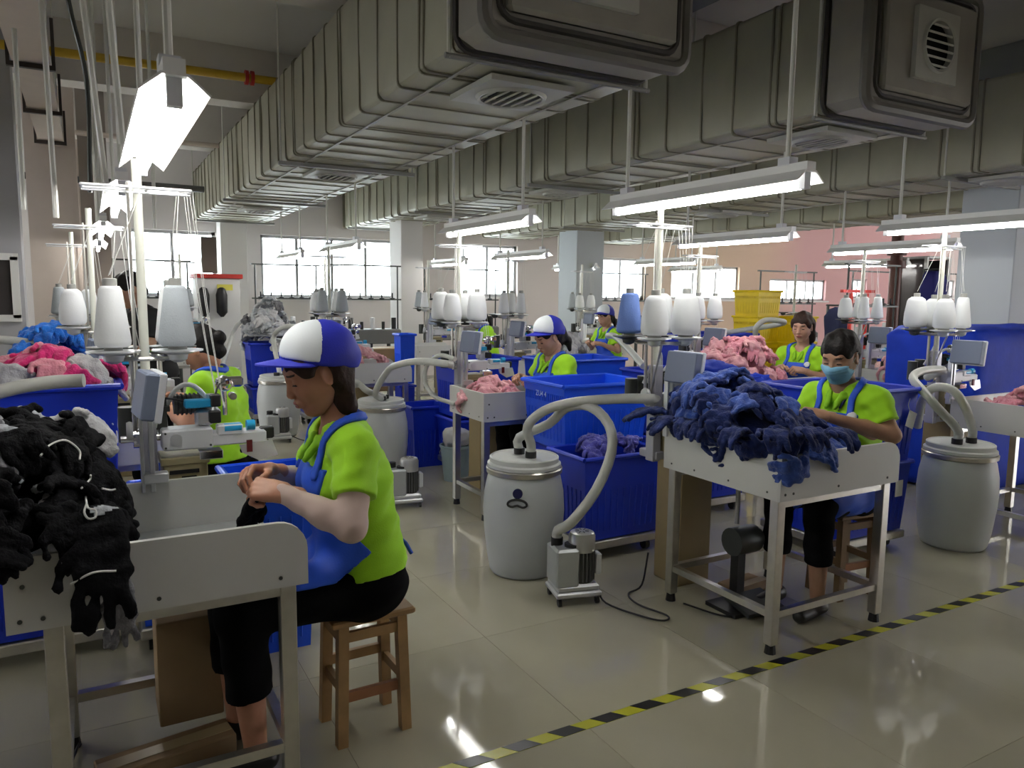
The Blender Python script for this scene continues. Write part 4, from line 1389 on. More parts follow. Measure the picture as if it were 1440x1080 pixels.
        def on_cloth(p, o):
            p = np.array(p, float)
            def dist(q):
                d = 1.0
                for (op, f, lo_, hi_, k) in core:
                    v = float(f(q[0], q[1], q[2]))
                    h = min(max(.5+.5*(d-v)/max(k, 1e-6), 0), 1)
                    d = d*(1-h)+v*h-k*h*(1-h)
                return d
            for _ in range(6):
                d = dist(p)-o
                e = 1e-3
                gr = np.array([dist(p+e*np.eye(3)[i])-dist(p-e*np.eye(3)[i]) for i in range(3)])
                gr /= np.linalg.norm(gr)+1e-9
                p = p-gr*d
            return p
        for sg in (-1, 1):
            way = [che+np.array([.16, sg*.105*s, .045]), che*.5+nek*.5+np.array([.12, sg*.09*s, .03]), nek+np.array([.04, sg*.10*s, .01]), nek+np.array([-.03, sg*.085*s, .05]), nek+np.array([-.075, sg*.04*s, .045]), nek+np.array([-.085, 0, .04])]
            path = [on_cloth(q, .007) for q in bez([tuple(q) for q in way], 20)]
            pr = [cap_(a, b, .0165, k=.006) for a, b in zip(path[:-1], path[1:])]
            ring = core+[cap_(nek-np.array([0, 0, .02]), nek+np.array([0, 0, .05]), .066*s, .064*s, k=.02)]
            a, b = solid(ring+[off_(.013), any_(pr)], min(res, .006))
            link('apron_strap', np_mesh('apron_strap', a, b, [M_APRON]), root)
        tie = MB().tube(bez([tuple(wai+np.array([-.10, .02, -.06])), tuple(wai+np.array([-.155, .05, -.07])), tuple(wai+np.array([-.185, .06, -.12]))], 8), .007, 6)
        tie.build('apron_tie', M_APRON, root, smooth=True)
        if badge:
            a, b = solid(core+[off_(.0135), any_([cap_(che+np.array([.12, .10, .045]), che+np.array([.2, .115, .045]), .024)])], min(res, .006))
            if len(a): link('badge', np_mesh('badge', a, b, [M_BADGE]), root)
    if lanyard:
        ly = []
        for sg in (-1, 1):
            ly.append(cap_(nek+np.array([.04, sg*.065, .0]), che+np.array([.17, sg*.02, .02]), .008))
        a, b = solid(core+[off_(.014), any_(ly)], .006)
        if len(a): link('lanyard', np_mesh('lanyard', a, b, [M_LANYARD]), root)
    if sleeves:
        for i in (0, 1):
            e = sh[i]+(el[i]-sh[i])*.5
            sl = [cap_(e, el[i], .0475*s, .0425*s, k=.02), cap_(el[i], el[i]*.6+wr[i]*.4, .0425*s, .0405*s, k=.02), cap_(el[i]*.6+wr[i]*.4, wr[i], .0405*s, .0285*s, k=.02), wob_(.0015, 60, 60, 60)]
            a, b = solid(sl, res)
            link('arm_sleeve', np_mesh('arm_sleeve', a, b, [M_SLEEVE]), root)
    # ---- hair
    def place_local(prims, r, name, m, fmf=None, mats=None, MM=None):
        a, b = solid(prims, r)
        if not len(a): return None
        f = fmf(a[b].mean(1)) if fmf else None
        return link(name, np_mesh(name, xform(a*hs, Mh if MM is None else MM, hd), b, mats or [m], f), root)
    face = ell_((.115, 0, -.045), (.085, .066, .092), k=.01, op='s')
    hpz = [ell_((-.016, 0, .04), (.106, .085, .098), k=0)]
    if hair == 'bob':
        hpz += [cap_((-.045, .03, .0), (-.03, .03, -.125), .057, .036, k=.04), cap_((-.045, -.03, .0), (-.03, -.03, -.125), .057, .036, k=.04)]
        hpz += [cap_((.045, .055, .05), (.025, .07, -.01), .024, .012, k=.02), cap_((.045, -.055, .05), (.025, -.07, -.01), .024, .012, k=.02)]
    elif hair == 'tail':
        hpz += [cap_((-.07, 0, .02), (-.11, 0, .0), .06, .035, k=.03), cap_((-.115, 0, .01), (-.13, 0, -.10), .034, .028, k=.02), cap_((-.13, 0, -.10), (-.115, .01, -.17), .028, .012, k=.02), cap_((-.04, 0, .0), (-.07, 0, -.07), .07, .04, k=.03)]
    elif hair == 'bun':
        hpz += [cap_((-.05, 0, .0), (-.08, 0, -.055), .07, .045, k=.03), ell_((-.125, 0, .0), (.038, .042, .04), k=.015)]
    elif hair == 'long':
        hpz += [cap_((-.05, .03, .0), (-.07, .045, -.12), .068, .045, k=.04), cap_((-.05, -.03, .0), (-.07, -.045, -.12), .068, .045, k=.04), cap_((-.07, .02, -.12), (-.08, .03, -.2), .04, .02, k=.03),
                cap_((.05, .055, .065), (.012, .08, -.02), .022, .014, k=.02), cap_((.05, -.055, .065), (.012, -.08, -.02), .022, .014, k=.02)]
    elif hair == 'short':
        hpz += [cap_((-.05, 0, .0), (-.075, 0, -.05), .068, .04, k=.03)]
    hpz += [face, ell_((.06, 0, -.03), (.075, .1, .052), k=.02, op='s') if hair in ('bob', 'bun', 'tail', 'short') else ell_((.1, 0, -.03), (.08, .07, .07), k=.02, op='s')]
    for sg in (-1, 1): hpz.append(ell_((.002, sg*.09, -.004), (.026, .03, .034), k=.008, op='s'))
    hpz.append(wob_(.0035, 60, 90, 30, .6))
    place_local(hpz, max(hres, .005), 'hair', hair_m)
    # ---- cap
    if cap:
        Ct = rotm('Y', J.get('cap', -.46))
        Mk = Mh @ Ct
        crown = [ell_((-.012, 0, .048), (.118, .1, .1), k=0), cap_((.03, 0, .075), (-.02, 0, .085), .066, .065, k=.05), half_((0, 0, .028), (.10, 0, -1)), wob_(.002, 40, 40, 40)]
        crown.append(cap_((-.13, 0, .01), (-.13, 0, .035), .028, op='s', k=.004))
        co_ = place_local(crown, max(hres, .0045), 'cap_crown', M_CAPB, MM=Mk)
        fp = [ell_((-.012, 0, .048), (.118, .1, .1), k=0), cap_((.03, 0, .075), (-.02, 0, .085), .066, .065, k=.05), off_(.0025), half_((0, 0, .034), (.10, 0, -1)), half_((.018, 0, .05), (-1, 0, -.12))]
        place_local(fp, max(hres, .0045), 'cap_front_panel', M_CAPW, MM=Mk)
        # brim: curved plate
        rows = []
        for zo in (0, -.005):
            for q in range(8):
                r = q/7
                row = []
                for w in range(17):
                    a = -1.25+2.5*w/16
                    ext = .082*math.cos(a*1.05)*r
                    x = -.012+.118*math.cos(a)*.98+ext; y = .1*math.sin(a)*(.99)
                    z = .043-.012*(y/.1)**2-.22*ext+zo
                    row.append((x, y, z))
                rows.append(row)
        mb = MB(); mb.grid(rows[:8]); mb.grid(rows[8:])
        edge = [rows[7], rows[15]]; mb.grid(edge)
        me = mb.mesh('cap_brim', M_CAPB, True, 60)
        o = link('cap_brim', me, root)
        HM = Matrix.Translation(Vector(hd)) @ Matrix((Mh @ Ct).tolist()).to_4x4() @ Matrix.Scale(hs, 4)
        o.matrix_local = HM
        b = MB().lathe((-.014, 0, .147), [(.008, -.004), (.008, .001), (.004, .004)], 10).build('cap_button', M_CAPB, root, smooth=True)
        b.matrix_local = HM
    if mask:
        mp = [p for p in head_prims()[:9]]+[ell_((.088, 0, -.03), (.035, .03, .04), k=.03), off_(.006), any_([box_((.07, 0, -.058), (.07, .066, .050), rr=.01)]), half_((.0, 0, .0), (-1, 0, 0.0))]
        mp.append(wob_(.0012, 10, 10, 260))
        place_local(mp, .0045, 'face_mask', M_MASK)
        for sg in (-1, 1):
            t = MB().tube(bez([(.045, sg*.064, -.025), (.02, sg*.074, -.006), (-.01, sg*.085, .028)], 6), .0022, 5).tube(bez([(.04, sg*.06, -.085), (.015, sg*.072, -.06), (-.015, sg*.085, -.03)], 6), .0022, 5).build('mask_loop', M_PAPER, root)
            t.matrix_local = Matrix.Translation(Vector(hd)) @ Matrix(Mh.tolist()).to_4x4() @ Matrix.Scale(hs, 4)
    return root

def seated(**kw):
    J = dict(pelvis=(0, 0, .585), waist=(.025, 0, .75), chest=(.055, 0, .925), neck=(.075, 0, 1.105), head=(.125, 0, 1.27),
             shL=(.07, .165, 1.045), shR=(.07, -.165, 1.045), elL=(.11, .255, .84), elR=(.13, -.25, .85), wrL=(.30, .125, .925), wrR=(.31, -.085, .935),
             hipL=(.03, .09, .555), hipR=(.03, -.09, .555), knL=(.43, .11, .56), knR=(.43, -.11, .56), anL=(.40, .11, .10), anR=(.42, -.11, .10),
             pitch=.4, yaw=0.0,
             hands=[((.75, -.45, .12), (.1, .55, .8), -1, dict(curl=(1.0, 1.1, .7), spread=.02, pinch=True)), ((.75, .4, .15), (.1, -.5, .85), 1, dict(curl=(.8, .9, .5), spread=.04, pinch=True))])
    J.update(kw)
    return J

# ------------------------------------------------------------------ floor marking
tp_root = thing('floor_tape', 'yellow and black striped hazard tape along the aisle floor', 'tape', (.2, 2.10, 0))
tl = 7.6
MB().box((tl/2, 0, .0008), (tl, .05, .0012)).build('yellow_strip', mat('tape_yellow', (.52, .52, .02), .3, noise=.1), tp_root)
st_me = MB().quadloop([[(-.02, -.025, .0012), (.075, -.025, .0012), (.035, .025, .0012), (-.06, .025, .0012)], [(-.02, -.025, .0022), (.075, -.025, .0022), (.035, .025, .0022), (-.06, .025, .0022)]]).mesh('black_stripe', mat('tape_black', (.008, .008, .008), .3))
q = .1
while q < tl-.1:
    link('black_stripe', st_me, tp_root, (q, 0, 0)); q += .185

# ------------------------------------------------------------------ stations
def station(pole, table, where, cones, mach_where=None, rz=0.0):
    x, y = pole
    if table:
        place_table(*table, 'white tray table on steel legs, '+where, 0)
    place_machine(x, y, 'metal glove linking machine with thread pole, '+(mach_where or where))
    g = 'yarn cones on the machine '+where
    k = 0
    for sx, sy in ((-1, -1), (-1, 1), (1, -1), (1, 1)):
        c = cones[k]; k += 1
        if c: place_cone(c, x+sx*.1, y+sy*.1, ('front' if sy < 0 else 'back')+(' left' if sx < 0 else ' right')+' on stand '+where, g)

station((.165, 2.98), (-.22, .53, 2.17, 2.87), 'heaped with black gloves at the left front', ['tall', 'tall', 'grey', 'tall'])
station((2.52, 2.99), (2.5, 3.3, 2.14, 2.88), 'before the masked woman', ['mid', 'blue', 'fat', 'fat'])
station((2.40, 5.10), (2.28, 3.0, 4.45, 5.0), 'behind the tall blue basket', ['mid', 'fat', 'fat', 'mid'])
station((5.03, 3.06), (5.08, 5.88, 2.26, 2.96), 'at the right edge behind the plain barrel', ['mid', 'fat', 'tall', 'mid'])
station((4.67, 5.0), (4.72, 5.44, 4.27, 4.9), 'before the woman without mask or cap', ['mid', None, 'mid', 'tall'])
station((.02, 4.9), (-.42, .3, 4.1, 4.78), 'beside the dark haired woman', ['mid', 'teal', 'tall', 'mid'])
station((-.1, 7.0), (-.5, .1, 6.3, 6.85), 'near the man in black', ['grey', 'teal', 'mid', 'mid'])
station((2.1, 7.5), (2.0, 2.72, 6.85, 7.35), 'above the near woman cap in the photo', ['grey', 'mid', 'grey', 'tall'])
station((3.78, 6.85), (3.8, 4.5, 6.15, 6.72), 'in mid distance left of the capped woman', ['tall', None, 'tall', 'tall'])
station((4.1, 9.7), (3.6, 4.3, 8.9, 9.5), 'far back below the second duct', ['tall', 'grey', 'tall', None])
station((6.5, 4.72), (6.4, 7.12, 3.95, 4.6), 'in front of the brown wall pipe', ['tall', 'mid', 'tall', 'tall'])
station((6.45, 9.4), (6.0, 6.7, 8.6, 9.2), 'in front of the grey pillar', ['mid', 'grey', 'mid', None])
station((8.6, 7.3), (8.3, 9.0, 6.5, 7.1), 'near the pink wall', [None, None, None, None])
station((1.0, 10.2), (.6, 1.3, 9.4, 10.0), 'by the left back windows', ['grey', None, None, 'grey'])
station((2.75, 10.0), (2.5, 3.2, 9.2, 9.8), 'far back under the first duct', ['grey', 'grey', None, 'grey'])

# ------------------------------------------------------------------ barrels, hoses and pumps
GB, GP, GH = 'white plastic waste barrels', 'silver suction pumps', 'milky suction hoses'
b0 = put(BAR, (2.08, 3.56, 0), .6, 'white plastic barrel with a black moulded handle, left of the masked woman', GB)
b1 = put(BAR2, (4.74, 2.68, 0), 0, 'white plastic barrel with two hoses at the right edge of the photo', GB)
b2 = put(BAR, (2.12, 6.05, 0), 0, 'white barrel just behind the near woman shoulder', GB)
b3 = put(BAR2, (1.75, 8.3, 0), 1, 'white barrel seen in front of the near woman face', GB)
b4 = put(BAR2, (1.32, 9.3, 0), 2, 'white barrel farther back on the left, beside lime shoulder', GB)
b5 = put(BAR, (2.5, 8.35, 0), 2, 'white barrel under the far left windows', GB)
put(BAR2, (-.62, 2.3, 0), 0, 'white barrel at the left edge beside the black gloves table', GB)
pm0 = put(PUMP, (2.1, 3.08, 0), -.25, 'silver suction pump on casters beside the handled barrel', GP)
pm1 = put(PUMP, (1.95, 5.08, 0), -.15, 'silver suction pump on the open floor behind the near woman', GP)
pm2 = put(PUMP, (1.66, 7.9, 0), -.1, 'silver suction pump by the barrel in front of the near woman face', GP)
pm3 = put(PUMP, (2.72, 7.9, 0), .3, 'silver suction pump far back under the white table', GP)
# moulded handle on the barrel in front
barrel_handle(BAR, -2.25-.6)
R0 = Matrix.Rotation(.6, 3, 'Z')
h0 = b0.location+R0 @ Vector((0, -.04, .665)); h1 = b0.location+R0 @ Vector((.06, .06, .665))
hose([h0, h0+Vector((0, 0, .06)), at(742, 600, 4.05), at(765, 578, 4.0), at(805, 566, 3.95), at(865, 561, 3.88), at(920, 561, 3.8), (2.45, 2.97, 1.02)],
     'thick milky hose from the handled barrel to the machine', GH)
pi = pm0.location+Matrix.Rotation(-.25, 3, 'Z') @ Vector((-.085, .02, .30))
hose([h1, h1+Vector((.0, 0, .08)), at(772, 596, 4.1), at(797, 573, 4.0), at(830, 572, 3.92), at(856, 597, 3.86), at(860, 635, 3.8), at(838, 690, 3.75), at(803, 735, 3.72), pi+Vector((0.005, 0, .06)), pi],
     'thick milky hose looping from the handled barrel to the pump', GH)
c0 = b1.location
hose([c0+Vector((-.04, 0, .66)), c0+Vector((-.045, 0, .74)), at(1318, 573, 4.55), at(1298, 550, 4.6), at(1284, 532, 4.7), at(1296, 522, 4.8), at(1325, 520, 4.95), (4.95, 3.06, 1.02)],
     'milky hose from the right edge barrel to its machine', GH)
hose([c0+Vector((.08, -.02, .66)), c0+Vector((.08, -.02, .74)), at(1356, 570, 4.5), at(1338, 548, 4.5), at(1312, 546, 4.6), at(1296, 566, 4.75), at(1290, 600, 4.85)],
     'milky hose looping down behind the right edge barrel', GH)
hose([at(-90, 600, 2.7), at(-30, 562, 2.75), at(20, 546, 2.8), at(70, 538, 2.85), at(118, 535, 2.88)], 'milky hose entering from the left edge to the near machine', GH)
hose([at(-40, 478, 4.5), at(0, 478, 4.5), at(40, 482, 4.55), at(75, 489, 4.6), (-.04, 4.9, 1.02)], 'pale hose from the left edge to the second machine', GH)
c2 = b2.location
hose([c2+Vector((0, -.04, .66)), at(528, 552, 6.2), at(545, 522, 6.1), at(560, 513, 5.9), at(590, 508, 5.6), at(630, 512, 5.3), (2.33, 5.1, 1.02)], 'milky hose from the barrel behind the near shoulder to the machine', GH)
hose([c2+Vector((.06, .06, .66)), at(517, 550, 6.2), at(505, 540, 6.2), at(493, 537, 6.15), at(484, 555, 6.1)], 'milky hose curling over the barrel behind the near shoulder', GH)
hose([at(640, 568, 5.4), at(612, 558, 5.5), at(598, 538, 5.6), at(600, 515, 5.6), at(618, 500, 5.5), at(640, 505, 5.35)], 'thin milky hose loop beside the pink glove table', GH, r=.016)
c3 = b3.location
hose([c3+Vector((.02, 0, .66)), at(385, 478, 8.5), at(395, 462, 8.4), at(415, 460, 8.2), at(440, 480, 8.0)], 'pale hose above the far left barrel', GH)
hose([b4.location+Vector((0, 0, .66)), at(327, 470, 9.5), at(340, 452, 9.4), at(360, 455, 9.2)], 'pale hose over the barrel farther back on the left', GH)
hose([at(1062, 478, 7.3), at(1064, 460, 7.2), at(1078, 450, 7.2), at(1100, 455, 7.3), (5.9, 5.95, 1.16)], 'brownish hose loop in front of the yellow baskets', GH)
hose([at(905, 515, 5.6), at(885, 492, 5.9), at(866, 474, 6.2), at(855, 472, 6.4)], 'grey hose running back beside the blue cone', GH)
# power cables on the floor
for pts, lab in (([pm0.location+Vector((.11, -.06, .06)), (2.2, 2.93, .012), (2.27, 2.72, .008), (2.33, 2.64, .008), (2.38, 2.68, .008), (2.34, 2.85, .008), (2.38, 2.98, .008), (2.5, 3.02, .02), (2.52, 3.0, .2)], 'black power cable curling on the floor by the front pump'),
                 ([(-.6, 1.9, .008), (-.4, 2.15, .008), (-.2, 2.4, .008), (-.1, 2.8, .02)], 'black cable on the floor at the lower left'),
                 ([pm2.location+Vector((.11, 0, .06)), (1.9, 7.8, .01), (2.1, 7.9, .01), (2.2, 7.6, .02)], 'thin black cable from the far left pump'),
                 ([(2.55, 2.75, .008), (2.62, 2.55, .008), (2.75, 2.5, .008), (2.9, 2.6, .01)], 'black cable under the masked woman table')):
    tag(MB().tube(bez(pts, 40), .005, 6).build('power_cable', M_BLACK, smooth=True), lab, 'cable')

# ------------------------------------------------------------------ tubs and baskets
GT = 'blue plastic tubs'
t1 = basket('plastic_basket', 'tall bright blue slotted basket behind the handled barrel, topmost of its stack', 'basket', .68, .5, .42, M_BLUEPL2, (2.88, 4.12, .57), .0, GT)
basket('plastic_basket', 'blue basket under the bright slotted one, on a dolly', 'basket', .58, .46, .44, M_BLUEPL, (2.92, 4.12, 0), .0, GT, slots=True, dolly=True)
t2 = basket('plastic_basket', 'blue basket of violet gloves on a dolly behind the handled barrel', 'basket', .58, .38, .5, M_BLUEPL, (2.72, 3.66, 0), .0, GT, slots=False, dolly=True)
t3 = basket('plastic_tub', 'large blue tub with paper tags behind the masked woman, upper of two', 'tub', .66, .62, .46, M_BLUEPL, (4.08, 3.08, .55), 0, GT, slots=False, taper=.92)
t4 = basket('plastic_tub', 'large blue tub on a dolly under the tagged one', 'tub', .64, .6, .44, M_BLUEPL, (4.08, 3.08, 0), 0, GT, slots=False, taper=.92, dolly=True)
paper_tag(t3, (.25, -.325, .27), .08, .10, .35, 0, [(.225, -.325, .4), (.21, -.327, .36), (.245, -.325, .31)])
paper_tag(t4, (.18, -.325, .40), .07, .1, 0, 0)
fc = bpy.data.curves.new('marking', 'FONT'); fc.body = 'ZU4 4'; fc.size = .05; fc.extrude = .0006; fc.align_x = 'CENTER'
fc.materials.append(mat('marker_pale_blue', (.55, .7, .95), .5))
fo = bpy.data.objects.new('marking', fc); COL.objects.link(fo)
fme = bpy.data.meshes.new_from_object(fo.evaluated_get(bpy.context.evaluated_depsgraph_get()))
bpy.data.objects.remove(fo)
fo = link('marking', fme, t1); fo.matrix_local = Matrix.Translation((-.342, .02, .325)) @ Matrix.Rotation(-PI/2, 4, 'Z') @ Matrix.Rotation(PI/2, 4, 'X')
paper_tag(t3, (-.05, -.32, .17), .06, .1, 0, 0)
basket('plastic_tub', 'blue tub at the left edge under the pale hose, upper of two', 'tub', .62, .42, .5, M_BLUEPL, (-.22, 3.72, .66), 0, GT, slots=False)
basket('plastic_tub', 'blue tub at the left edge, lower of two', 'tub', .6, .4, .53, M_BLUEPL, (-.22, 3.72, 0), 0, GT, slots=False, dolly=True)
basket('plastic_tub', 'narrow blue tub between the near machine and the woman behind', 'tub', .3, .4, .55, M_BLUEPL2, (.28, 3.62, .0), 0, GT, slots=False, dolly=True)
basket('plastic_basket', 'blue basket on the floor right of the near machine', 'basket', .34, .3, .42, M_BLUEPL2, (.64, 3.32, .36), 0, GT, slots=False)
basket('plastic_basket', 'blue basket beneath the one right of the near machine', 'basket', .32, .28, .36, M_BLUEPL2, (.64, 3.32, 0), 0, GT, slots=False)
basket('waste_bin', 'dark blue waste bin beside the white barrel behind the near shoulder', 'bin', .36, .34, .55, M_BLUEPL, (2.62, 6.3, 0), 0, None, slots=False, taper=.8)
for (x, y, z, w, d, h, lab) in ((2.95, 5.9, .5, .6, .45, .5, 'blue tub behind the capped middle woman, left one'), (3.75, 5.55, .45, .75, .5, .55, 'wide blue tub right behind the capped middle woman'), (4.1, 4.75, .45, .5, .5, .5, 'blue tub beside the table of pink gloves'),
                                (3.85, 4.05, .5, .62, .4, .45, 'blue tub full of blue bags, left of the pink heap'), (5.9, 6.2, .5, 1.0, .6, .65, 'long blue tub in front of the yellow baskets'), (1.85, 9.25, .45, .5, .4, .5, 'blue tub under the grey glove heap'),
                                (2.35, 9.0, .4, .4, .4, .5, 'small blue tub beside the far left barrels'), (3.05, 7.9, .55, .17, .2, .55, 'upright bright blue tub in the middle distance')):
    basket('plastic_tub', lab, 'tub', w, d, h, M_BLUEPL2 if 'bright' in lab or 'wide' in lab else M_BLUEPL, (x, y, z), 0, GT, slots=False)
    basket('plastic_tub', 'lower tub supporting the '+lab, 'tub', w*.96, d*.96, z-.02-.12, M_BLUEPL, (x, y, 0), 0, GT, slots=False, dolly=True)
for i in range(5):
    basket('yellow_basket', 'yellow slotted basket in the taller far stack, level %s' % ('lowest', 'second', 'middle', 'fourth', 'topmost')[i], 'basket', .46, .38, .33, M_YELLOW, (7.5, 6.95, .325*i), .1, 'yellow baskets in the far stacks', slots=True)
for i in range(4):
    basket('yellow_basket', 'yellow slotted basket in the shorter far stack, level %s' % ('lowest', 'second', 'third', 'topmost')[i], 'basket', .46, .38, .33, M_YELLOW, (7.95, 6.75, .325*i), .1, 'yellow baskets in the far stacks', slots=True)
# tarpaulin cart at the right edge
def lumpy(name, label, cat, c, s, m, seed, amp=.05, kind=None, rnd=.25):
    mb = MB()
    nu, nv = 26, 18
    rows = []
    for j in range(nv+1):
        ph = -PI/2+PI*j/nv
        row = []
        for i in range(nu):
            th = 2*PI*i/nu
            sg = lambda v, e: math.copysign(abs(v)**e, v)
            p = Vector((sg(math.cos(ph), rnd)*sg(math.cos(th), rnd), sg(math.cos(ph), rnd)*sg(math.sin(th), rnd), sg(math.sin(ph), rnd)))
            n = mnoise.noise(p*2.6+Vector((seed, 0, 0)))*amp+mnoise.noise(p*6+Vector((0, seed, 0)))*amp*.5
            row.append(Vector((c[0]+p.x*(s[0]/2+n), c[1]+p.y*(s[1]/2+n), c[2]+p.z*(s[2]/2+n*.6))))
        rows.append(row)
    mb.quadloop(rows, True, True)
    o = mb.build(name, m, smooth=True, angle=70)
    return tag(o, label, cat, None, kind)
lumpy('tarpaulin_bale', 'big blue tarpaulin covered bale at the right edge before the pillar', 'bale', (6.9, 3.65, .66), (2.0, .8, 1.32), M_BLUETARP, 3, .05, rnd=.14)
lumpy('blue_bag', 'crumpled blue plastic bag bulging over the tub left of the pink heap', 'bag', (3.9, 4.08, 1.0), (.5, .32, .16), M_BLUETARP, 5, .05, rnd=.8)
lumpy('blue_bag', 'blue plastic liner spilling under the pink glove heap', 'bag', (4.5, 4.2, .87), (.42, .16, .14), M_BLUETARP, 8, .05, rnd=.8)
for (x, y, z, sx, sz, m, lab) in ((7.0, 5.35, 1.2, .24, .5, mat('navy_cloth', (.012, .016, .06), .8), 'dark navy sack'), (9.3, 5.75, 1.55, .32, .7, mat('indigo_cloth', (.02, .02, .17), .8), 'dark blue sack')):
    st = thing('sack_stand', 'thin stand carrying the '+lab+' on the right', 'stand', (x, y+.14, 0))
    MB().cyl((0, 0, 0), (0, 0, z+sz/2+.02), .015, 8).cyl((-.15, 0, .01), (.15, 0, .01), .015, 8).build('post', M_DARK, st)
    MB().cyl((0, .02, z+sz/2+.02), (0, -.2, z+sz/2+.02), .01, 8).build('hook', M_DARK, st)
    lumpy('garment_sack', lab+' hanging from a thin stand on the right', 'sack', (x, y, z), (sx, .2, sz), m, 9+x, .03, rnd=.5)
lumpy('white_bag', 'small white plastic bag in the grey bucket under the pink glove table', 'bag', (2.62, 5.62, .36), (.22, .2, .16), mat('white_plastic_bag', (.62, .62, .62), .4), 12, .02, rnd=.7)
bk = thing('bucket', 'grey translucent bucket under the pink glove table', 'bucket', (2.62, 5.62, 0))
MB().lathe((0, 0, 0), [(.1, 0), (.13, .28), (.138, .285), (.138, .3), (.125, .3), (.095, .015)], 24, caps=False).lathe((0, 0, 0), [(.0, .002), (.1, .002)], 24, caps=False).build('pail', mat('grey_bucket', (.28, .37, .4), .4), bk, smooth=True, angle=40)
MB().tube([Vector((.135*math.cos(a), .135*math.sin(a), .27-.1*math.sin(a) if math.sin(a) > 0 else .27)) for a in [PI*i/10 for i in range(11)]], .004, 5).build('handle', M_STEEL, bk, smooth=True)

# cardboard boxes and planks under the near tables
def carton(c, s, lab, rz=0):
    r = thing('cardboard_box', lab, 'box', (c[0], c[1], 0), rz)
    MB().box((0, 0, c[2]+s[2]/2), s, bev=.004).build('carton', M_CARD, r)
    MB().box((0, 0, c[2]+s[2]+.001), (s[0]*.98, .05, .002)).build('packing_tape', mat('packing_tape', (.42, .33, .18), .3), r)
    return r
carton((.24, 2.72, .1), (.2, .2, .36), 'brown cardboard box under the black gloves table')
carton((.15, 2.5, 0), (.4, .12, .1), 'low brown carton lying under the black gloves table', .15)
carton((2.95, 2.7, 0), (.25, .2, .06), 'flat dark carton under the masked woman table', .1)
carton((3.0, 8.6, .4), (.5, .4, .5), 'cardboard carton in the far middle, behind the blue upright tub')
fm = thing('foot_motor', 'dark clutch motor and treadle under the masked woman table', 'motor', (2.78, 2.62, 0))
MB().cyl((-.05, 0, .34), (.1, 0, .34), .07, 18).cyl((.1, 0, .34), (.13, 0, .34), .05, 16).build('motor', M_DARK, fm, smooth=True)
MB().box((0, .0, .15), (.05, .05, .3)).box((0, -.02, .012), (.26, .2, .02)).build('stand', M_BLACK, fm)
MB().box((.02, -.1, .05), (.24, .16, .02), rot=Matrix.Rotation(.25, 3, 'X')).build('treadle', M_DARK, fm)
MB().tube(bez([(0, .02, .42), (.03, .05, .6), (-.02, .05, .74)], 8), .012, 8).build('cable', mat('grey_cable', (.3, .3, .3), .5), fm, smooth=True)
# ------------------------------------------------------------------ stools
stool((.80, 2.49, 0), 0.03, 'pale wooden stool under the near capped woman')
stool((3.42, 2.5, 0), -.1, 'dark wooden stool under the masked woman', mat('dark_stool_wood', (.2, .12, .05), .5, noise=.3))
stool((3.1, 4.75, 0), 0, 'wooden stool under the capped middle woman')
stool((5.6, 4.6, 0), 0, 'wooden stool under the woman without mask or cap')
stool((.66, 4.45, 0), 0, 'wooden stool under the dark haired woman seen from behind')
stool((6.05, 8.1, 0), 0, 'wooden stool under the far capped woman')
stool((4.9, 9.35, 0), 0, 'wooden stool under the far woman hidden by cones')

# ------------------------------------------------------------------ people
person('woman in lime polo, blue apron and white fronted blue cap, nearest, in profile', (.80, 2.49, 0), PI, seated(head=(.145, 0, 1.285), neck=(.07, 0, 1.10), pitch=.42,
       elL=(.13, .30, .835), wrL=(.30, .135, .925), wrR=(.30, -.07, .95)), sk=SK, hair='bob', cap=True, res=.0065, hres=.0032, sleeves=True, s=1.07, lap=False)
person('woman in lime polo and light blue face mask, at the table of blue gloves', (3.42, 2.5, 0), PI+.12, seated(head=(.14, 0, 1.255), pitch=.38, yaw=.12,
       elL=(.08, .26, .89), wrL=(.36, .06, .985), wrR=(.36, -.08, .97)), sk=SK3, hair='bun', cap=False, mask=True, res=.0065, hres=.0034, hair_m=M_HAIRK, lanyard=True, badge=True, s=1.0)
mid = person('woman in blue and white cap behind the tall blue basket', (3.1, 4.75, 0), PI, seated(head=(.13, 0, 1.235), neck=(.075, 0, 1.08), pitch=.5), sk=SK2, hair='tail', cap=True, hair_m=M_HAIRK, res=.009, hres=.0045, lanyard=True)
person('bareheaded woman in lime polo and blue bib apron beyond the pink heap', (5.6, 4.6, 0), PI+.25, seated(head=(.09, 0, 1.29), neck=(.05, 0, 1.10), pitch=.22, yaw=.15), sk=SK2, hair='long', cap=False, hair_m=M_HAIRB, res=.009, hres=.0045, badge=True)
person('dark haired woman in lime polo seen from behind on the left', (.66, 4.45, 0), PI-.6, seated(head=(.15, 0, 1.225), neck=(.09, 0, 1.08), pitch=.55), sk=SK, hair='bun', cap=False, hair_m=M_HAIRK, res=.009, hres=.0055)
person('small far woman in blue and white cap and lime polo', (6.05, 8.1, 0), PI+.1, seated(head=(.12, 0, 1.27), neck=(.07, 0, 1.10), pitch=.35), sk=SK2, hair='tail', cap=True, hair_m=M_HAIRK, res=.012, hres=.006, hires_hands=False)
person('far woman in lime polo mostly hidden behind white cones', (4.9, 9.35, 0), PI-.3, seated(head=(.2, 0, 1.2), neck=(.12, 0, 1.08), pitch=.6), sk=SK2, hair='tail', cap=False, hair_m=M_HAIRK, res=.012, hres=.006, hires_hands=False)
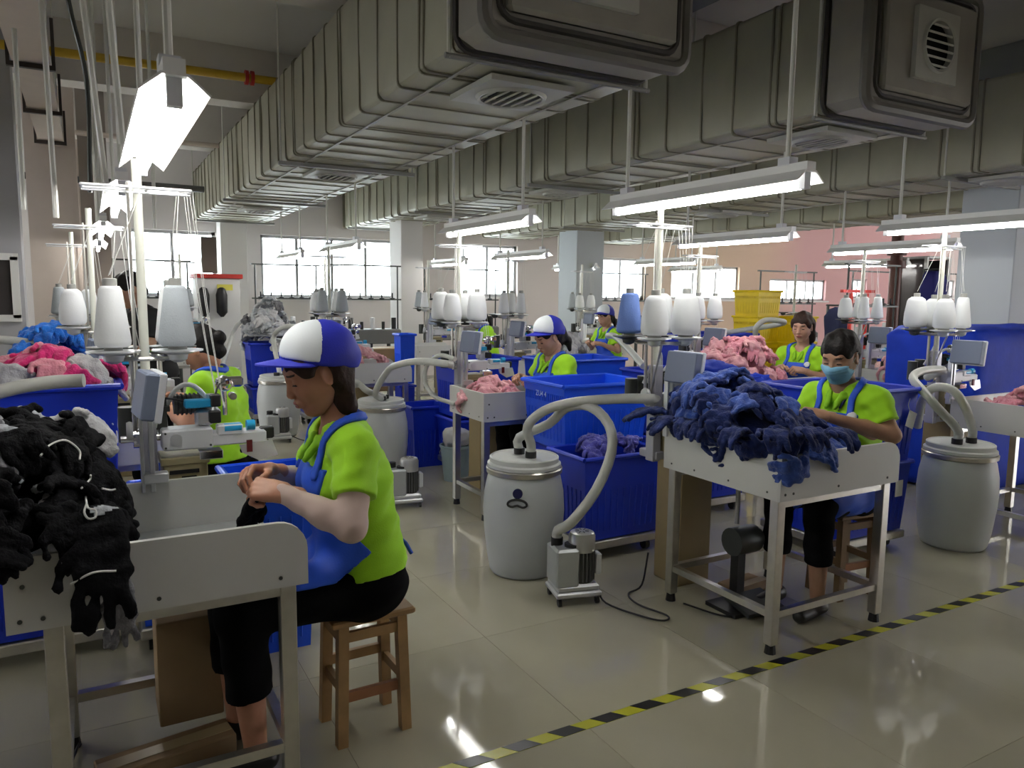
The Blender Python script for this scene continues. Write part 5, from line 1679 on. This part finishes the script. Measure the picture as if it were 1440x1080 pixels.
ST = dict(pelvis=(0, 0, .92), waist=(.02, 0, 1.08), chest=(.06, 0, 1.24), neck=(.10, 0, 1.41), head=(.17, 0, 1.55), shL=(.09, .18, 1.35), shR=(.09, -.18, 1.35), elL=(.16, .26, 1.10), elR=(.16, -.26, 1.10),
          wrL=(.38, .12, 1.14), wrR=(.38, -.10, 1.14), hipL=(0, .09, .88), hipR=(0, -.09, .88), knL=(.02, .10, .48), knR=(.02, -.10, .48), anL=(0, .10, .10), anR=(0, -.10, .10), pitch=.45, hem=.86)
person('man in black shirt standing behind the cones on the left', (.43, 6.35, 0), PI+.35, seated(**ST), sk=SK3, hair='short', cap=False, apron=False, shirt=M_BLKSHIRT, hair_m=M_HAIRK, res=.011, hres=.005, bust=False, pants_to=.95)

# ------------------------------------------------------------------ gloves
def dome(cx, cy, rx, ry, z0, h, pw=.75, lean=(0, 0)):
    def f(u, v):
        r2 = max(0.0, 1-u*u-v*v)
        hh = h*r2**pw
        return (cx+rx*u+lean[0]*hh, cy+ry*v+lean[1]*hh, z0+hh)
    return f
heap(dome(2.70, 2.52, .22, .40, .82, .29, lean=(-.45, .2)), 80, [('b', K_BLUE, None), ('b', K_BLUE, None), ('c', K_BLUE2, None)], 'navy knitted glove in the big heap before the masked woman', 'navy gloves heaped before the masked woman', 1,
     core=('glove_heap_core', K_BLUE, 'tangled inner mass of navy gloves before the masked woman'))
heap(dome(3.02, 2.47, .17, .15, .77, .10), 26, [('c', K_BLUE2, None), ('b2', K_BLUE2, K_CYAN)], 'mid blue glove lying loose near the masked woman hands', 'mid blue gloves by the masked woman hands', 2)
for (x, y, z, a, v) in ((2.50, 2.5, .9, PI, 2), (2.49, 2.62, .88, PI, 3), (2.50, 2.76, .9, PI, 1), (2.50, 2.34, .9, PI+.2, 2), (2.6, 2.16, .91, -1.7, 3), (2.75, 2.15, .91, -1.5, 2), (2.52, 2.2, .9, -2.4, 3), (2.47, 2.84, .95, 2.7, 0)):
    glove((x, y, z+.03), a, .25, 0, 'b', K_BLUE, None, v, 'navy glove hanging over the table rim before the masked woman', 'navy gloves over the table rim', 1.0)
heap(dome(-.20, 2.50, .22, .36, .84, .28), 64, [('k', K_BLACK, K_LGREY), ('k', K_BLACK, K_LGREY), ('k2', K_BLACK, None)], 'black knitted glove in the heap at the left front', 'black gloves at the left front', 3,
     core=('glove_heap_core', K_BLACK, 'tangled inner mass of black gloves at the left front'))
heap(dome(-.34, 2.5, .13, .2, 1.02, .1), 14, [('gr', K_GREY, None), ('lg', K_LGREY, None)], 'grey glove on top of the black heap', 'grey gloves on the black heap', 4)
heap(dome(-.12, 2.80, .15, .07, 1.03, .05), 8, [('w', K_WHITE, None), ('lg', K_LGREY, None)], 'off white glove laid behind the black heap', 'off white gloves behind the black heap', 5)
glove((.0, 2.20, .97), -1.62, 1.1, 0, 'k', K_BLACK, K_LGREY, 4, 'single black glove hanging down over the white front panel', None, 1.35)
glove((.03, 2.145, .80), -1.5, 1.45, .1, 'gr', K_GREY, None, 4, 'grey glove tip hanging lowest over the white front panel', None, .8)
glove((.46, 2.42, .93), 2.6, 1.2, .3, 'k2', K_BLACK, None, 4, 'black glove held in the near woman hands', None, 1.0)
glove((3.03, 2.45, .99), 2.8, 1.0, .3, 'b', K_BLUE, None, 4, 'navy glove held up by the masked woman', None, .7)
heap(dome(2.5, 4.75, .17, .15, .76, .11), 24, [('p', K_PINK, None), ('pp', K_PINK2, None), ('pp', K_PINK2, None)], 'pale pink glove in the tray behind the tall blue basket', 'pink gloves in the middle tray', 6)
heap(dome(4.78, 4.62, .36, .34, .80, .33), 66, [('p', K_PINK, None), ('pp', K_PINK2, None)], 'pink glove in the tall heap beside the bareheaded woman', 'pink gloves in the tall heap', 7,
     core=('glove_heap_core', K_PINK, 'tangled inner mass of pink gloves beside the bareheaded woman'))
heap(dome(5.5, 2.6, .3, .22, .76, .14), 14, [('p', K_PINK, None), ('pp', K_PINK2, None)], 'pink glove in the tray at the right edge', 'pink gloves at the right edge', 8)
heap(dome(6.55, 4.2, .22, .22, .80, .2), 24, [('pp', K_PINK2, None)], 'pale pink glove in the tray before the brown pipe', 'pale pink gloves before the brown pipe', 9, join='pale pink gloves piled in the tray before the brown pipe')
heap(dome(-.18, 3.74, .24, .15, 1.09, .13), 26, [('p', K_PINK, None), ('m', K_MAG, None), ('w', K_WHITE, None)], 'pink or magenta glove in the tray on the left', 'pink gloves on the left tray', 10, join='pink, magenta and white gloves filling the left edge blue tub')
heap(dome(-.22, 5.5, .2, .2, 1.0, .26), 24, [('br', K_BRIGHT, None), ('br', K_BRIGHT, K_CYAN)], 'bright blue glove in the heap at the left edge', 'bright blue gloves at the left edge', 11, join='bright blue gloves bundled at the left edge',
     core=('glove_heap_core', K_BRIGHT, 'inner mass of bright blue gloves at the left edge'))
heap(dome(1.85, 9.25, .28, .26, .90, .48), 45, [('lg', K_LGREY, None), ('lg', K_LGREY, None), ('gr', K_GREY, None), ('w', K_WHITE, None)], 'grey and white glove in the heap seen above the near cap brim', 'grey gloves in the far left heap', 12, join='grey and white gloves heaped above the near cap brim',
     core=('glove_heap_core', K_LGREY, 'inner mass of grey gloves above the near cap brim'))
heap(dome(4.15, 6.4, .27, .24, .82, .3), 30, [('w', K_WHITE, None), ('lg', K_LGREY, None)], 'white glove in the heap behind the middle capped woman', 'white gloves behind the middle capped woman', 13, join='white gloves heaped behind the middle capped woman',
     core=('glove_heap_core', K_WHITE, 'inner mass of white gloves behind the middle capped woman'))
heap(dome(2.72, 3.66, .22, .13, .56, .09), 16, [('v', K_VIO, None)], 'violet blue glove in the basket behind the handled barrel', 'violet gloves in the basket', 14, scale=.9)
heap(dome(2.3, 7.1, .2, .16, .82, .12), 12, [('pp', K_PINK2, None)], 'pale pink glove on the far tray above the near cap', 'pink gloves on the far tray', 15, join='small pile of pale pink gloves on the far tray')
bt = thing('glove_cart', 'low white cart carrying the bright blue gloves at the left edge', 'cart', (-.22, 5.5, 0))
MB().box((0, 0, .96), (.5, .5, .06), bev=.006).build('cart_top', M_WHITE, bt)
for sx in (-1, 1):
    for sy in (-1, 1): MB().box((sx*.2, sy*.2, .465), (.04, .04, .93)).build('leg', M_STEEL, bt)

# ------------------------------------------------------------------ far end of the hall
kc = thing('knitting_cabinet', 'tall white cabinet with a red top bar near the left back windows', 'cabinet', (1.55, 11.2, 0))
MB().box((0, 0, .86), (.55, .5, 1.72), bev=.01).build('cabinet_body', mat('cabinet_white', (.72, .72, .7), .5), kc)
MB().box((0, -.02, 1.75), (.62, .56, .06), bev=.006).build('top_bar', M_RED, kc)
MB().box((.08, -.254, 1.6), (.2, .006, .08)).build('yellow_label', mat('yellow_label', (.7, .65, .1), .5), kc)
for x in (-.2, .03):
    MB().lathe((x, -.28, 1.2), [(.02, 0), (.07, .06), (.075, .3), (.05, .38), (.02, .4)], 14).build('black_cone', M_BLACK, kc, smooth=True)
MB().box((-.05, .2, 2.05), (.2, .03, .5)).build('upper_panel', mat('brown_panel', (.12, .1, .08), .5), kc)
def thread_rack(x, y, w, lab, n=6):
    r = thing('thread_rack', lab, 'rack', (x, y, 0), 0, 'dark thread racks at the far end')
    for s in (-1, 1): MB().cyl((s*w/2, 0, 0), (s*w/2, 0, 1.95), .012, 8).build('post', M_DARK, r)
    MB().box((0, 0, .9), (w, .3, .22), bev=.02).build('machine_bed', mat('rack_grey', (.2, .2, .2), .5, metal=.3), r)
    for z in (1.45, 1.95): MB().box((0, 0, z), (w+.1, .05, .02)).build('cross_bar', M_DARK, r)
    for s in (-1, 1):
        MB().cyl((s*w*.35, 0, 0), (s*w*.35, 0, .8), .03, 8).build('leg', M_DARK, r)
    for i in range(n):
        u = -w/2+w*(i+.5)/n
        MB().lathe((u, 0, 1.46), [(.03, 0), (.05, .01), (.012, .02), (.01, .09)], 10).build('spool_pin', M_BLACK, r, smooth=True)
        MB().cyl((u, -.05, 1.0), (u, -.05, 1.12+.06*(i % 2)), .025+.012*(i % 2), 8).build('spool', M_BLACK if i % 3 else M_ALU, r, smooth=True)
thread_rack(.75, 11.3, .9, 'dark thread rack left of the red topped cabinet')
thread_rack(2.6, 11.6, .9, 'dark thread rack behind the far pink tray')
thread_rack(3.6, 10.9, 1.0, 'dark thread rack left of the white pillar')
thread_rack(5.4, 11.4, 1.3, 'dark thread rack between the white and grey pillars')
thread_rack(8.6, 11.3, 1.2, 'dark thread rack right of the grey pillar')
thread_rack(9.6, 8.3, 1.2, 'dark thread rack behind the yellow baskets')
thread_rack(10.6, 7.4, 1.3, 'dark thread rack along the pink wall')
thread_rack(8.3, 5.9, .9, 'dark thread rack before the brown pipe')
thread_rack(11.8, 7.2, .9, 'dark thread rack beyond the brown pipe')
bp = thing('wall_pipe', 'dark red brown vertical pipe near the pink wall', 'pipe', (9.4, 6.35, 0))
MB().cyl((0, 0, 0), (0, 0, CEIL), .075, 14).build('pipe', mat('brown_pipe', (.11, .03, .02), .5), bp, smooth=True)
MB().cyl((0, 0, 1.95), (0, 0, 2.05), .12, 14).cyl((0, 0, 2.12), (0, 0, 2.16), .12, 14).build('flange', MATS['brown_pipe'], bp, smooth=True)
gd = thing('glass_cabinet', 'grey framed glass cabinet right of the brown pipe', 'cabinet', (9.95, 6.3, 0))
for x in (-.25, .25):
    for y in (-.18, .18): MB().box((x, y, 1.05), (.04, .04, 2.1)).build('upright', M_FRAMEW, gd)
    MB().box((x, 0, 1.05), (.008, .33, 2.05)).build('side_pane', MATS['dark_glass'], gd)
for z in (.05, .8, 1.45, 1.8, 2.1):
    MB().box((0, 0, z), (.45, .4, .03)).build('shelf', M_FRAMEW, gd)
MB().box((0, .19, 1.05), (.45, .02, 2.1)).build('back_panel', mat('cabinet_dark', (.07, .065, .06), .4), gd)
# red stands behind the cones before the brown pipe
rs_ = thing('red_hook_stand', 'red hook stand just behind the cones before the brown pipe', 'stand', (6.95, 5.1, 0))
MB().cyl((-.1, 0, 0), (-.1, 0, 1.6), .02, 8).cyl((.15, 0, 0), (.15, 0, 1.6), .02, 8).build('post', M_RED, rs_)
MB().box((0, 0, 1.62), (.5, .04, .03)).build('top_bar', M_RED, rs_)

# ------------------------------------------------------------------ loose white threads lying on the black heap
dg = bpy.context.evaluated_depsgraph_get()
dg.update()
def on_heap(px, py, lift=.007):
    d = at(px, py, 1.0)-Vector((0, 0, CAM_H))
    ok, loc, nrm, _, ob, _ = S.ray_cast(dg, Vector((0, 0, CAM_H)), d.normalized(), distance=4.0)
    return (loc+nrm*lift) if ok else at(px, py, 2.2)
for pts, lab in (([(117, 700), (124, 716), (134, 718), (134, 728), (124, 730), (119, 722), (123, 712)], 'white loop of thread on the front of the black heap'),
                 ([(55, 640), (72, 627), (92, 622), (108, 634), (110, 648)], 'long pale drawstring across the top of the black heap'),
                 ([(158, 595), (164, 606), (163, 622)], 'short white thread at the right rim of the black heap'),
                 ([(116, 686), (124, 676), (125, 668)], 'short white thread above the thread loop'),
                 ([(142, 688), (152, 690), (160, 688)], 'flat white thread right of the thread loop'),
                 ([(104, 820), (130, 806), (165, 803)], 'pale hem thread on the hanging black glove')):
    w = [on_heap(*p) for p in pts]
    tag(MB().tube(bez(w, 20), .0028, 6).build('loose_thread', M_THREAD, smooth=True), lab, 'thread')
